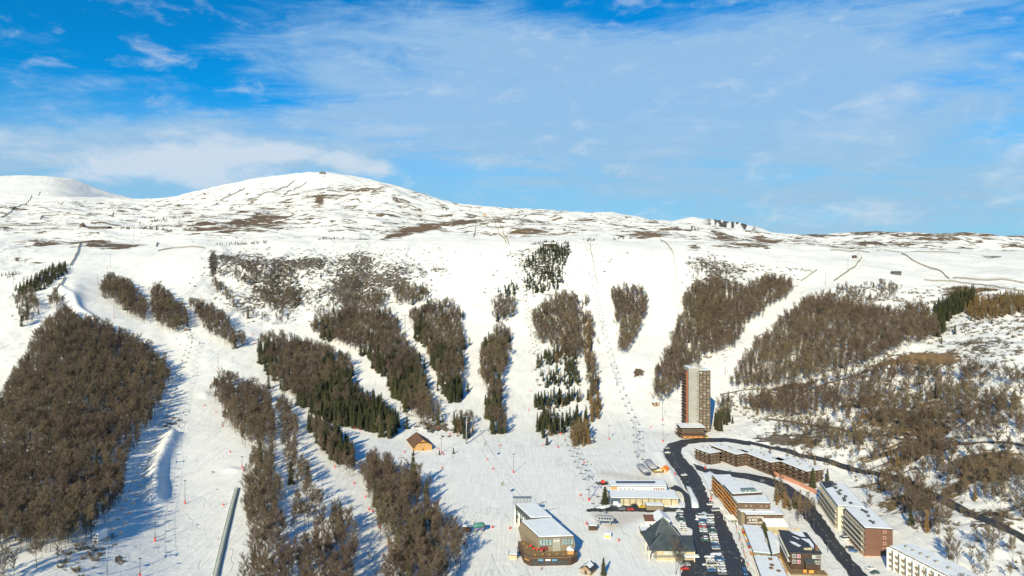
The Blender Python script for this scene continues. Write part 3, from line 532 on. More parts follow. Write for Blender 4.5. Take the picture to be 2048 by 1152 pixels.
for pts, n_ in (([(240, 458), (290, 457), (343, 463)], 60), ([(430, 490), (480, 489), (540, 485)], 46), ([(635, 479), (692, 477)], 26), ([(1064, 489), (1100, 485), (1136, 487)], 46), ([(1168, 482), (1190, 481)], 12), ([(1226, 479), (1290, 476)], 22), ([(0, 552), (40, 548)], 12), ([(15, 556), (30, 549)], 8), ([(1905, 578), (1990, 583)], 14), ([(1380, 459), (1402, 461)], 14), ([(275, 448), (370, 434)], 26)):
    for q_ in resamp0(pts, 400)[np.sort(rng.integers(0, 400, int(n_ * 1.1)))]:
        X_, Y_ = flat_px(q_[0] + rng.uniform(-2, 2), q_[1] + rng.uniform(-1.5, 1.5)); trees.append(('c', X_, Y_, gz(X_, Y_), rng.uniform(.18, .42) * max(1, Y_ / 1300), 3))
print('trees', len(trees), {k: sum(1 for t_ in trees if t_[0] == k) for k in 'bcls'})

KINDS_ = {'b': ('bare_tree', BT, 'bare tree', 'bare brown tree'), 'c': ('spruce_tree', CT, 'spruce tree', 'dark green spruce'), 'l': ('larch_tree', LT, 'larch tree', 'rust brown larch'), 's': ('bare_shrub', ST, 'shrub', 'small bare shrub')}
protos = {}
def protos_for(k):
    if k not in protos:
        out = []
        for tk, cr in KINDS_[k][1]:
            me = tk.copy(); bm = bmesh.new(); bm.from_mesh(tk); bm.from_mesh(cr)
            bm.free(); bm = bmesh.new(); bm.from_mesh(tk); n0 = len(bm.faces); bm.from_mesh(cr); bm.faces.ensure_lookup_table()
            for f in bm.faces[n0:]: f.material_index = 1
            bm.to_mesh(me); bm.free(); me.materials.append(cr.materials[0]); me.name = KINDS_[k][0] + '_source'
            out.append(bpy.data.objects.new(KINDS_[k][0] + '_source', me))
        protos[k] = out
    return protos[k]
def stuff_trees(name, k, lst, label):
    n = len(lst); me = bpy.data.meshes.new(name); me.vertices.add(n); me.vertices.foreach_set('co', np.array([(t_[1], t_[2], t_[3]) for t_ in lst], np.float32).ravel())
    a = me.attributes.new('scl', 'FLOAT', 'POINT'); a.data.foreach_set('value', np.array([t_[4] for t_ in lst], np.float32))
    a = me.attributes.new('rz', 'FLOAT', 'POINT'); a.data.foreach_set('value', rng.uniform(0, 6.28, n).astype(np.float32))
    a = me.attributes.new('pick', 'INT', 'POINT'); a.data.foreach_set('value', rng.integers(0, len(KINDS_[k][1]), n).astype(np.int32))
    o = bpy.data.objects.new(name, me); COL.objects.link(o); tag(o, label, kind='stuff')
    ng = bpy.data.node_groups.new(name, 'GeometryNodeTree'); ng.interface.new_socket(name='Geometry', in_out='INPUT', socket_type='NodeSocketGeometry'); ng.interface.new_socket(name='Geometry', in_out='OUTPUT', socket_type='NodeSocketGeometry')
    N, L = ng.nodes, ng.links; gi, go = N.new('NodeGroupInput'), N.new('NodeGroupOutput'); ip = N.new('GeometryNodeInstanceOnPoints'); jn = N.new('GeometryNodeJoinGeometry')
    for p_ in protos_for(k):
        oi = N.new('GeometryNodeObjectInfo'); oi.inputs['Object'].default_value = p_; oi.inputs['As Instance'].default_value = True; L.new(oi.outputs['Geometry'], jn.inputs[0])
    def na_(nm_, dt):
        x = N.new('GeometryNodeInputNamedAttribute'); x.data_type = dt; x.inputs['Name'].default_value = nm_; return x.outputs['Attribute']
    L.new(gi.outputs[0], ip.inputs['Points']); L.new(jn.outputs[0], ip.inputs['Instance']); ip.inputs['Pick Instance'].default_value = True; L.new(na_('pick', 'INT'), ip.inputs['Instance Index'])
    cx = N.new('ShaderNodeCombineXYZ'); L.new(na_('rz', 'FLOAT'), cx.inputs[2]); L.new(cx.outputs[0], ip.inputs['Rotation']); L.new(na_('scl', 'FLOAT'), ip.inputs['Scale']); L.new(ip.outputs[0], go.inputs[0])
    md = o.modifiers.new('scatter', 'NODES'); md.node_group = ng; return o
def one_tree(k, x, y, z, s_, label, group=None, rz=None):
    nm, meshes, cat, _ = KINDS_[k]; tk, cr = random.choice(meshes); e = empty(nm, (x, y, z), random.uniform(0, 6.28) if rz is None else rz, label, cat, group); e.scale = (s_, s_, s_)
    for n_, me in (('trunk', tk), ('crown', cr)):
        o = bpy.data.objects.new(n_, me); COL.objects.link(o); o.parent = e
    return e
def inframe(t_): px = 1024 + F * t_[1] / t_[2]; py = HY + F * (HC - t_[3] - 11 * t_[4]) / t_[2]; return -4 < px < 2052 and py < 1146
for k in 'bcls':
    lst = [t_ for t_ in trees if t_[0] == k]; base_h = {'b': HB, 'c': HCN, 'l': HL, 's': HS}[k]
    lst.sort(key=lambda t_: (not inframe(t_), t_[2] / (t_[4] * base_h)))
    cap = {'b': 290, 'c': 280, 'l': 280, 's': 285}[k]; ind, rest = lst[:cap], lst[cap:]
    if k == 's' or True:
        for t_ in ind:
            nm = KINDS_[k][3]; w = WOODS[t_[5]][0] if t_[5] >= 0 else 'broken snowy ground of the slopes'
            if k == 's': ar = ('right' if 1024 + F * t_[1] / t_[2] > 1300 else 'left' if t_[1] < -300 else 'middle'); lab = 'small bare shrub on the snowy %s slope' % ar; gr = 'shrubs on the snowy %s slope' % ar
            else: lab = '%s standing in the %s' % (nm, w); gr = nm + 's of the ' + w
            one_tree(k, t_[1], t_[2], t_[3], t_[4], lab, gr)
    if rest: stuff_trees({'b': 'bare_woodland', 'c': 'spruce_woodland', 'l': 'larch_woodland', 's': 'shrub_ground_cover'}[k], k, rest, {'b': 'brown bare woods spread over the ski slopes', 'c': 'dark green spruce woods on the slopes', 'l': 'rust brown larch woods', 's': 'small bare shrubs dotting the snow'}[k])

# ------------------------------------------------------------ materials for the village
ASPH, _g, _b = newmat('wet_asphalt'); _p = _g.n('ShaderNodeNewGeometry').outputs['Position']; _n = _g.noise(_p, .12, 6, .7, .6); _n2 = _g.noise(_p, .9, 5, .7)
_g.L.new(_g.mix(_g.step(_g.m('ADD', _g.m('MULTIPLY', _n, .7), _g.m('MULTIPLY', _n2, .3)), .56, .68), _g.mix(_g.step(_n2, .3, .7), (.028, .029, .034), (.058, .058, .062)), (.26, .26, .27)), _b.inputs['Base Color']); _g.L.new(_g.m('MULTIPLY_ADD', _n, .8, .2), _b.inputs['Roughness']); DIRT = mat('dirt_track', (.13, .10, .075), .9, .3, .3)
RSNOW = mat('roof_snow', (.80, .815, .84), .7, .06, .25); BROWN = mat('brown_cladding', (.135, .082, .056), .7, .18, .5); DBROWN = mat('dark_wood', (.070, .042, .030), .75, .25, .8)
CREAM = mat('cream_render', (.72, .64, .48), .8, .06, .3); WHITE = mat('white_paint', (.80, .79, .75), .6, .05, .4); GREYC = mat('grey_concrete', (.33, .315, .28), .85, .08, .25)
DGREY = mat('dark_grey', (.075, .080, .085), .6, .15, .5); SLATE = mat('slate_roof', (.060, .072, .078), .55, .22, .35); CORAL = mat('coral_wall', (.56, .26, .17), .8, .08, .3)
ORANGE = mat('orange_awning', (.80, .32, .06), .6, .12, .8); OCHRE = mat('ochre_deck', (.23, .155, .08), .8, .2, .5); STONE = mat('beige_stone', (.48, .41, .28), .85, .12, .4)
GLASS = mat('window_glass', (.035, .045, .055), .12, .3, .3, spec=.9); LGLASS = mat('pale_glass', (.30, .40, .40), .2, .3, .6, spec=.8); STEEL = mat('galvanised_steel', (.33, .35, .36), .45, .1, .8, .5)
RED = mat('red_padding', (.65, .05, .03), .6, .1, 2); GREEN = mat('green_steel', (.07, .22, .18), .5, .1, 1); GBROWN = mat('brick_red_cladding', (.17, .085, .058), .8, .15, 1.2)
WOOD = mat('honey_wood', (.52, .28, .09), .65, .15, 1.0); TAUPE = mat('taupe_panel', (.25, .195, .135), .7, .12, .6); BLACKR = mat('black_roof', (.05, .052, .06), .6, .2, .4)
YELL = mat('yellow_paint', (.75, .55, .05), .5, .08, 1); NETM = mat('weathered_slats', (.20, .17, .12), .9, .2, 1); BLUEW = mat('blue_sign', (.12, .35, .55), .5, .1, 1); RUBBER = mat('black_rubber', (.02, .02, .022), .8, .1, 1)
SKIN = mat('skin', (.55, .33, .23), .6, .05, 1)

# ------------------------------------------------------------ roads
def resamp(pts, n):
    p = np.array(pts, float); d_ = np.concatenate([[0], np.cumsum(np.hypot(*np.diff(p, axis=0).T))]); t_ = np.linspace(0, d_[-1], n)
    return np.stack([np.interp(t_, d_, p[:, 0]), np.interp(t_, d_, p[:, 1])], 1)
def wpath(pts, n=0):
    q = [flat_px(*p) for p in pts]; p = np.array(q); L_ = np.hypot(*np.diff(p, axis=0).T).sum(); r_ = resamp(q, n or max(8, int(L_ / 2)))
    for _ in range(3): r_[1:-1] = (r_[:-2] + 2 * r_[1:-1] + r_[2:]) / 4
    return r_
def strip_mesh(name, L_, R_, dz, m_, kind='structure', label=None, across=6, skirt=True):
    n = len(L_); vs = []; fs = []
    for i in range(n):
        row = [(L_[i] * (1 - t_) + R_[i] * t_) for t_ in np.linspace(0, 1, across + 1)]
        zz = [max(gz(*p), gz(p[0] + .8, p[1]), gz(p[0], p[1] + .8)) + dz for p in row]
        vs += [(p[0], p[1], z_) for p, z_ in zip(row, zz)]
    k = across + 1
    for i in range(n - 1):
        for j in range(across): a = i * k + j; fs.append((a, a + 1, a + 1 + k, a + k))
    mb = MB(); mb.add(vs, fs); o = mb.build(name, m_, smooth_=True); tag(o, label, kind=kind); return o
def road_edges(name, le, re, dz, m_, label):
    L0, R0 = [flat_px(*p) for p in le], [flat_px(*p) for p in re]; n = 130; a, b_ = resamp(L0, n), resamp(R0, n); k = np.arange(n); a = a + np.stack([vnoise(k / 2.3, k * 0, 7) - .5, vnoise(k / 2.3, k * 0, 8) - .5], 1) * 1.3; b_ = b_ + np.stack([vnoise(k / 2.3, k * 0, 9) - .5, vnoise(k / 2.3, k * 0, 10) - .5], 1) * 1.3; return strip_mesh(name, a, b_, dz, m_, label=label, across=10)
def road_path(name, pts, w, dz, m_, label, kind='structure'):
    c_ = wpath(pts); t_ = np.gradient(c_, axis=0); t_ /= np.hypot(t_[:, 0], t_[:, 1])[:, None]; nrm = np.stack([-t_[:, 1], t_[:, 0]], 1)
    return strip_mesh(name, c_ + nrm * w / 2, c_ - nrm * w / 2, dz, m_, label=label, across=3, kind=kind)
road_edges('main_road', [(1500, 883), (1450, 876), (1400, 876), (1362, 880), (1335, 888), (1326, 900), (1330, 915), (1345, 935), (1362, 960), (1376, 985), (1383, 1008)],
           [(1500, 892), (1450, 884), (1405, 885), (1378, 888), (1364, 896), (1362, 905), (1369, 918), (1382, 930), (1395, 945), (1410, 980), (1420, 1006)], .12, ASPH, 'wet black road curving past the tower')
road_edges('car_park_ground', [(1383, 1005), (1352, 1016), (1352, 1040), (1384, 1060), (1388, 1100), (1364, 1122), (1362, 1152), (1350, 1300)],
           [(1420, 1003), (1437, 1018), (1450, 1040), (1464, 1070), (1480, 1105), (1494, 1135), (1503, 1152), (1560, 1300)], .16, ASPH, 'wet asphalt car park')
road_edges('side_road', [(1385, 928), (1414, 939), (1450, 942), (1500, 948), (1540, 956), (1575, 969), (1600, 985), (1622, 1005), (1645, 1035), (1675, 1080), (1705, 1120), (1735, 1152), (1800, 1260)],
           [(1392, 940), (1412, 946), (1440, 950), (1490, 958), (1530, 968), (1562, 980), (1582, 1000), (1600, 1025), (1622, 1055), (1650, 1088), (1675, 1120), (1698, 1152), (1750, 1260)], .20, ASPH, 'dark road below the long terraced building')
road_edges('service_lane', [(1170, 1021), (1200, 1013), (1240, 1011), (1300, 1014), (1360, 1016), (1387, 1014)], [(1172, 1024), (1200, 1024), (1240, 1023), (1300, 1025), (1352, 1024), (1388, 1024)], .24, ASPH, 'narrow asphalt lane before the long sheds')
road_path('loop_lane', [(1343, 975), (1360, 979), (1372, 988), (1377, 1000), (1377, 1016)], 5.5, .28, ASPH, 'short curved lane round the long sheds')
road_path('upper_road', [(1440, 880), (1500, 887), (1560, 899), (1650, 921), (1760, 950), (1830, 972), (1900, 1008), (1960, 1037), (2048, 1078), (2200, 1150)], 5.5, .35, ASPH, 'narrow road climbing across the right hillside')
road_path('hillside_track', [(1530, 838), (1620, 850), (1700, 865), (1780, 874), (1850, 882), (1950, 888), (2048, 893), (2200, 900)], 3.2, .3, DIRT, 'brown track through the bare trees')
road_path('upper_track', [(1440, 790), (1475, 783), (1520, 778), (1580, 792), (1650, 770), (1700, 757), (1740, 740)], 2.2, .3, DIRT, 'brown path under the bare wood')
MARK = mat('road_paint', (.6, .6, .58), .7, .1, 2)
mk = MB()
for pts in ([(1345, 905), (1352, 925), (1372, 955), (1392, 990), (1402, 1004)], [(1440, 946), (1500, 953), (1545, 965), (1588, 992), (1622, 1030), (1662, 1084), (1700, 1130)]):
    c_ = wpath(pts)
    for i in range(0, len(c_) - 1, 4):
        a, b_ = c_[i], c_[i + 1]; d_ = b_ - a; d_ = d_ / np.hypot(*d_); nn = np.array((-d_[1], d_[0])) * .09; za = gz(*a) + .34
        mk.add([(*(a - nn), za), (*(a + nn), za), (*(b_ + nn), gz(*b_) + .34), (*(b_ - nn), gz(*b_) + .34)], [(3, 2, 1, 0)])
tag(mk.build('road_markings', MARK), 'white dashes on the dark roads', kind='structure')

# ------------------------------------------------------------ building helpers
ORD = ['', 'first', 'second', 'third', 'fourth', 'fifth', 'sixth', 'seventh', 'eighth', 'ninth', 'tenth', 'eleventh', 'twelfth', 'thirteenth', 'fourteenth', 'fifteenth', 'sixteenth', 'seventeenth', 'eighteenth', 'nineteenth', 'twentieth', 'twenty-first', 'twenty-second', 'twenty-third', 'twenty-fourth', 'twenty-fifth', 'twenty-sixth', 'twenty-seventh', 'twenty-eighth', 'twenty-ninth', 'thirtieth']
def quad(A, B, w):
    """footprint from its left edge, A at the back, B at the front, w metres to the right"""
    A, B = Vector(A), Vector(B); d_ = (B - A).normalized(); n = Vector((-d_.y, d_.x)) * w; return [tuple(B), tuple(B + n), tuple(A + n), tuple(A)]
def inset(q, e):
    """move every edge of a convex ccw polygon outwards by e (inwards when negative)"""
    n = len(q); out = []
    for i in range(n):
        a, b_, c_ = Vector(q[i - 1]), Vector(q[i]), Vector(q[(i + 1) % n]); d1, d2 = (b_ - a).normalized(), (c_ - b_).normalized(); n1, n2 = Vector((d1.y, -d1.x)), Vector((d2.y, -d2.x))
        k = (n1 + n2); k = k / max(.3, k.dot(n1)); out.append(tuple(b_ + k * e))
    return out
WINC = {}
def window(root, p, ang, w, h, fr=WHITE, gl=GLASS, name='window', bars=1, out=.06):
    key = (round(w, 2), round(h, 2), fr.name, gl.name, bars)
    if key not in WINC:
        mb = MB(); t_ = min(.12, w * .12); mb.box(-w / 2, w / 2, -.02, .1, 0, h, 1)
        for x0, x1, z0, z1 in [(-w / 2, w / 2, 0, t_), (-w / 2, w / 2, h - t_, h), (-w / 2, -w / 2 + t_, t_, h - t_), (w / 2 - t_, w / 2, t_, h - t_)] + [(-w / 2 + w * (i + 1) / (bars + 1) - t_ / 2, -w / 2 + w * (i + 1) / (bars + 1) + t_ / 2, t_, h - t_) for i in range(bars)]: mb.box(x0, x1, -.07, .05, z0, z1, 0)
        WINC[key] = mb.mesh('window', [fr, gl])
    o = bpy.data.objects.new(name, WINC[key]); COL.objects.link(o); o.parent = root; o.location = Vector(p) - root.location; o.rotation_euler[2] = ang; return o
def facade(root, P, Q, z0, floors, fh, cols, w, h, sill=.9, mg=.6, fr=WHITE, gl=GLASS, bars=1, skip=lambda f, c_: False, drop=0, name='window'):
    P, Q = Vector(P), Vector(Q); d_ = Q - P; L_ = d_.length; d_ = d_ / L_; n = Vector((d_.y, -d_.x)); ang = math.atan2(d_.y, d_.x)
    for f in range(floors):
        for c_ in range(cols):
            if skip(f, c_): continue
            t_ = mg + (L_ - 2 * mg) * (c_ + .5) / cols; p = P + d_ * t_ + n * .02
            window(root, (p.x, p.y, z0 + f * fh + sill), ang, w, h, fr, gl, name, bars)
def balconies(root, P, Q, zs, dep, m_, h=1.0, name='balcony', e0=0, e1=0):
    P, Q = Vector(P), Vector(Q); d_ = (Q - P).normalized(); n = Vector((d_.y, -d_.x)); P = P + d_ * e0; Q = Q - d_ * e1
    for z in zs:
        mb = MB(root.location); a, b_ = P, Q; o1 = n * dep; i_ = n * .03
        mb.prism([a + i_, b_ + i_, b_ + o1, a + o1][::-1] if False else [a + o1, b_ + o1, b_ + i_, a + i_], z - .16, z, 0)
        mb.prism([a + o1, b_ + o1, b_ + o1 - n * .12, a + o1 - n * .12], z + .002, z + h, 0); mb.build(name, m_, root)
def building(name, label, cat, q, z0, z1, wall, roof=RSNOW, rim=DGREY, over=.5, th=.3, group=None, snow=True, zt=None, zroot=None):
    c_ = sum((Vector(p) for p in q), Vector((0, 0))) / len(q); rt = empty(name, (c_.x, c_.y, max(z0, 0) if zroot is None else zroot), 0, label, cat, group)
    ztop = zt or [z1] * len(q)
    MB(rt.location).prism(q, z0 - 2, [z - .002 for z in ztop]).build('wall', wall, rt)
    qo = inset(q, over); r_ = MB(rt.location).prism(qo, ztop, [z + th for z in ztop]).build('roof', rim, rt)
    if snow: MB(rt.location).prism(inset(q, over - .28), [z + th + .004 for z in ztop], [z + th + .25 for z in ztop], q2=inset(q, over - .4)).build('snow_cover', roof, rt)
    return rt, r_
def vents(rt, pts, z, s_=.6, h=1.0, m_=GREYC, name='chimney'):
    for i, (x, y) in enumerate(pts):
        mb = MB(rt.location); hh = h * random.uniform(.7, 1.3); mb.box(x - s_, x + s_, y - s_ * .8, y + s_ * .8, z, z + hh); mb.box(x - s_ * 1.15, x + s_ * 1.15, y - s_ * .95, y + s_ * .95, z + hh + .002, z + hh + .16)
        mb.build(name, m_, rt)
def lerp2(a, b_, t_): return (a[0] + (b_[0] - a[0]) * t_, a[1] + (b_[1] - a[1]) * t_)

# ------------------------------------------------------------ the tower block
TX0, TX1, TY0, TY1, TH = 160.0, 181.5, 612.0, 628.0, 60.0
tz = 0.0; rt = empty('tower_block', (171, 620, tz), 0, 'tall brown and grey residential tower at the foot of the slopes', 'tower block')
CX = 170.8
MB(rt.location).box(CX + .004, TX1, TY0, TY1, -3, TH - 2.2).build('wall', BROWN, rt)
MB(rt.location).box(TX0 + 1.6, CX, TY0 - 1.6, TY1, -3, TH + .6).build('grey_core', GREYC, rt)['label'] = 'pale grey windowless concrete core'
MB(rt.location).box(TX0, TX0 + 1.596, TY0 + .6, TY1, -3, TH - 2.6).build('side_wall', BROWN, rt)
o = MB(rt.location).box(TX0 - .2, TX0 + 1.1, TY0 - .2, TY0 + .596, 8, TH - 2.4).build('corner_strip', mat('orange_strip', (.30, .105, .055), .7, .1, .5), rt)
mb = MB(rt.location); mb.box(CX + .2, TX1 + .3, TY0 - .6, TY1 + .3, TH - 2.196, TH - 1.7).box(CX + 1, TX1 - .5, TY0, TY1 - .5, TH - 1.698, TH - 1.4, 1); mb.build('roof', [DGREY, RSNOW], rt)
mb = MB(rt.location); mb.box(TX0 + 1.8, CX - .2, TY0 - 1.3, TY1 - .3, TH + .604, TH + .8, 1).box(166, 171.5, 617, 623, TH + .804, TH + 3.2).box(171.7, 176, 618, 624, TH - 1.396, TH + 1.3).box(168, 170, 618, 620, TH + 3.204, TH + 4.6); mb.build('lift_housing', [GREYC, RSNOW], rt)
fh = (TH - 2.6) / 21
for f in range(1, 21):
    z = f * fh; mb = MB(rt.location)
    mb.box(CX + .5, TX1, TY0 - 1.3, TY0 - .002, z - .16, z); mb.box(CX + .5, TX1, TY0 - 1.3, TY0 - 1.2, z + .002, z + 1.0); mb.build('balcony', BROWN, rt)
    for c_ in range(3):
        window(rt, (CX + 2.2 + c_ * 3.35, TY0 - 1.33, z + .28), 0, 1.8, .5, TAUPE, mat('cream_panel', (.42, .38, .28), .7, .1, 1), bars=0, name='balcony_panel'); window(rt, (CX + 2.3 + c_ * 3.35, TY0 - .03, z + 1.0), 0, 2.3, 1.35, CREAM, GLASS if (f * 5 + c_ * 3) % 4 else LGLASS, bars=1)
    o = window(rt, (CX - 1.3, TY0 - 1.63, z + .9), 0, .8, 1.0, [WHITE, RED, DGREY, CREAM, ORANGE][f * 3 % 5] if f % 2 else DGREY, GLASS, bars=0)
    mb = MB(rt.location); mb.box(TX0 - 1.2, TX0 - .002, TY0 + 2, TY1 - 1, z - .1, z + 1.0).build('side_balcony', DBROWN if f % 2 else BROWN, rt)
for f in (1, 3, 4, 8, 9, 11, 14, 15, 18, 20): window(rt, (TX0 + 3.4, TY0 - 1.63, f * fh + .9), 0, .45, .9, DGREY, GLASS, bars=0)
for c_ in (0, 3.35, 6.7, 10.2): MB(rt.location).box(CX + .35 + c_, CX + .6 + c_, TY0 - 1.35, TY0 - .002, 6, TH - 2.3).build('fin_wall', BROWN, rt)
# its stepped base
q = [(151.5, 596.5), (172, 596.5), (172, 611.9), (151.5, 611.9)]
pr, r_ = building('tower_podium', 'stepped brown building with balconies at the foot of the tower', 'building', q, 0, 9.6, DBROWN, over=1.2)
for f in range(1, 4):
    e = (3 - f) * .7; balconies(pr, (q[0][0] - e, q[0][1]), (q[1][0], q[1][1]), [f * 2.7 - .3], 1.4 + e, BROWN, 1.0); balconies(pr, (q[3][0], q[3][1]), (q[0][0], q[0][1]), [f * 2.7 - .3], 1.2 + e, BROWN, 1.0, 'side_balcony')
facade(pr, q[0], q[1], 0, 3, 2.7, 6, 2.2, 1.5, 1.1, fr=CREAM, bars=1); facade(pr, q[3], q[0], 0, 3, 2.7, 4, 2.0, 1.5, 1.1, fr=CREAM)
for i in range(4): MB(pr.location).prism([(152 + i * 4.6, 592.2), (155.8 + i * 4.6, 592.2), (155.8 + i * 4.6, 594.2), (152 + i * 4.6, 594.2)], [1.6, 1.6, 2.5, 2.5], [1.75, 1.75, 2.65, 2.65]).build('awning', ORANGE, pr)

# ------------------------------------------------------------ long terraced building (one building in four stepped lengths)
segs = [((146.5, 533), (153.5, 518.5), 10.5, 8.4), ((160.5, 538), (172, 512), 12, 9.4), ((178.5, 523), (190.5, 491.5), 13, 9.4), ((197, 500.5), (207.5, 470), 14, 9.4)]
tb = empty('terraced_apartment_building', (180, 505, 0), 0, 'long brown terraced apartment building stepping down beside the upper road', 'building')
for i, (A, B, w, h) in enumerate(segs):
    q = quad(A, B, w); gzm = min(gz(*p) for p in q); MB(tb.location).prism(q, gzm - 3, h - .002).build('wall', DBROWN, tb)
    MB(tb.location).prism(inset(q, 1.1), h, h + .5).build('roof', BROWN, tb); MB(tb.location).prism(inset(q, .75), h + .504, h + .8, q2=inset(q, .6)).build('snow_cover', RSNOW, tb)
    for f in range(3):
        z = h - 2.6 - f * 2.75; balconies(tb, q[3], q[0], [z], 1.5, BROWN, .95); balconies(tb, q[0], q[1], [z], 1.3, BROWN, .95, 'end_balcony')
        facade(tb, q[3], q[0], z, 1, 2.7, 5 if i else 3, 2.6, 1.25, 1.05, fr=CREAM, gl=LGLASS if (i + f) % 3 == 0 else GLASS, bars=1); facade(tb, q[0], q[1], z, 1, 2.7, 3, 2.2, 1.25, 1.05, fr=CREAM, bars=1)
    vents(tb, [lerp2(lerp2(q[3], q[0], t_), lerp2(q[2], q[1], t_), s_) for t_, s_ in ((.2, .45), (.45, .6), (.62, .4), (.85, .55))][:4 if i else 2], h + .7, .7, 1.3)
rw = [fp(1439, 915), fp(1480, 927), fp(1520, 940), fp(1560, 957), fp(1600, 974), fp(1632, 990)]
mb = MB((185, 500, 0))
for a, b_ in zip(rw[:-1], rw[1:]):
    d_ = (Vector(b_) - Vector(a)).normalized(); n = Vector((-d_.y, d_.x)) * .5; mb.prism([a, b_, tuple(Vector(b_) + n), tuple(Vector(a) + n)], -1.5, 3.3)
tag(mb.build('retaining_wall', CORAL), 'coral pink retaining wall below the terraced building', 'wall')
st = MB((178, 496, 0)); sx, sy = fp(1548, 955)
for k in range(8): st.box(sx, sx + 3.5, sy + k * .9, sy + .896 + k * .9, -.5, .5 + k * .42)
st.box(sx - .4, sx - .004, sy, sy + 7.2, -.5, 4.2).box(sx + 3.504, sx + 3.9, sy, sy + 7.2, -.5, 4.2); tag(st.build('outdoor_staircase', DBROWN), 'dark brown staircase through the coral wall', 'staircase')

# ------------------------------------------------------------ cream block, brick gable block, white block
def longblock(name, label, A, B, w, h, z0, wall, side, floors, cols, balc, rim, g_=None):
    q = quad(A, B, w); rt, rf = building(name, label, 'apartment block', q, z0, h, wall, over=.35, rim=rim); fh = (h - z0) / (floors + .35)
    a, b_ = q[3], q[0]
    for f in range(floors):
        z = z0 + .45 + f * fh
        facade(rt, a, b_, z, 1, fh, cols, (Vector(b_) - Vector(a)).length / cols * .62, fh * .55, fh * .3, .3, fr=WHITE, bars=1); balconies(rt, a, b_, [z + .1], 1.2, balc, fh * .34, e0=.5, e1=1.5)
    return rt, q, fh
rt, q, fh = longblock('cream_apartment_block', 'cream apartment block with dark vents along its snowy flat roof', (199.5, 433), (190.2, 389.5), 14.7, 14.3, 0, CREAM, CREAM, 4, 9, CREAM, DGREY)
for k in range(11):
    p = lerp2(lerp2(q[3], q[0], .06 + .085 * k), lerp2(q[2], q[1], .06 + .085 * k), .45 + .1 * math.sin(k * 2)); vents(rt, [p], 14.75, .75, 1.1, DGREY, 'roof_vent')
MB(rt.location).prism(inset([lerp2(q[3], q[0], .0), lerp2(q[3], q[0], .35), lerp2(lerp2(q[3], q[0], .22), lerp2(q[2], q[1], .22), .4), lerp2(lerp2(q[3], q[0], 0), lerp2(q[2], q[1], 0), .62)], -.3), 14.852, 14.90).build('bare_roof_patch', BLACKR, rt)
rt, q, fh = longblock('brown_gable_apartment_block', 'apartment block with a dark brown windowed gable and cream balconies', (190.6, 382.5), (186.6, 353), 13.8, 15.9, 0, GBROWN, GBROWN, 5, 9, CREAM, DGREY)
facade(rt, lerp2(q[0], q[1], .62), lerp2(q[0], q[1], .80), .4, 5, 3.05, 1, 1.5, 1.3, 1.1, mg=.2, fr=CREAM, gl=mat('red_blind', (.28, .05, .05), .6, .1, 1), bars=0)
MB(rt.location).prism([q[0], q[1], lerp2(q[1], q[2], .03), lerp2(q[0], q[3], .03)], -1, .1).build('footing', CORAL, rt)
qq = inset(q, .12); MB(rt.location).prism([qq[0], qq[1], (q[1][0], q[1][1] + .0), (q[0][0], q[0][1])], -.5, 1.4).build('coral_plinth', CORAL, rt)
MB(rt.location).prism([tuple(Vector(q[3]) + Vector((-.35, 0))), tuple(Vector(q[0]) + Vector((-.35, -.1))), q[0], q[3]], -.5, 1.2).build('side_plinth', CORAL, rt)
vents(rt, [lerp2(lerp2(q[3], q[0], t_), lerp2(q[2], q[1], t_), s_) for t_, s_ in ((.18, .55), (.24, .6), (.30, .62), (.48, .55), (.72, .42), (.82, .45))], 16.3, .6, 1.0, DGREY, 'roof_vent')
rt, q, fh = longblock('white_balcony_block', 'white block with stepped balcony bays at the lower right corner', (190.5, 336.5), (203.5, 287), 14, 13, 0, WHITE, WHITE, 4, 12, TAUPE, BROWN)
a, b_ = Vector(q[3]), Vector(q[0]); d_ = (b_ - a).normalized(); n = Vector((d_.y, -d_.x)); L_ = (b_ - a).length
for k in range(14):
    p = a + d_ * (L_ * k / 13); MB(rt.location).prism([p + n * 1.9 - d_ * .15, p + n * 1.9 + d_ * .15, p + n * .01 + d_ * .15, p + n * .01 - d_ * .15], -2, 12.9 - .0 * k).build('dividing_wall', WHITE, rt)
vents(rt, [lerp2(lerp2(q[3], q[0], t_), lerp2(q[2], q[1], t_), .42) for t_ in (.08, .16, .25, .33, .42, .55)], 13.4, .6, .9, GREYC)

# ------------------------------------------------------------ stepped commercial building with orange balconies
sq = [([(136.5, 440), (148, 442), (149, 456), (136.5, 455)], 11.5), ([(136.6, 430), (152, 432), (150, 441.9), (136.6, 439.9)], 11.9), ([(136, 412), (155.5, 415), (153.5, 431.9), (136.3, 429.9)], 13.4), ([(135.5, 401.5), (155, 400.5), (157.5, 414.9), (135.7, 411.9)], 11.8)]
cb = empty('stepped_commercial_building', (145, 425, 0), 0, 'brown stepped building with orange balcony strips facing the main road', 'building')
for i, (q, h) in enumerate(sq):
    MB(cb.location).prism(q, -2, h - .002).build('wall', DBROWN if i != 3 else BROWN, cb); MB(cb.location).prism(inset(q, .3), h, h + .35).build('roof', DGREY, cb)
    MB(cb.location).prism(inset(q, .05), h + .354, h + .6, q2=inset(q, -.1)).build('snow_cover', RSNOW, cb)
    for f in range(4): balconies(cb, q[3], q[0], [2.6 + f * 2.5], 1.0, ORANGE if (f + i) % 3 else mat('amber_panel', (.62, .34, .14), .7, .1, 1), .75, e0=.6 if i != 3 else .3, e1=1.6)
    for f in range(4): facade(cb, q[3], q[0], 2.6 + f * 2.5, 1, 2.5, 4, 1.6, 1.3, .95, fr=CREAM, gl=GLASS)
o = MB(cb.location).prism([(143, 414), (152, 415), (151.5, 419), (143, 418)], 13.75, 15.4, m=0).build('roof_dormer', mat('green_metal', (.16, .22, .22), .5, .1, 1), cb)
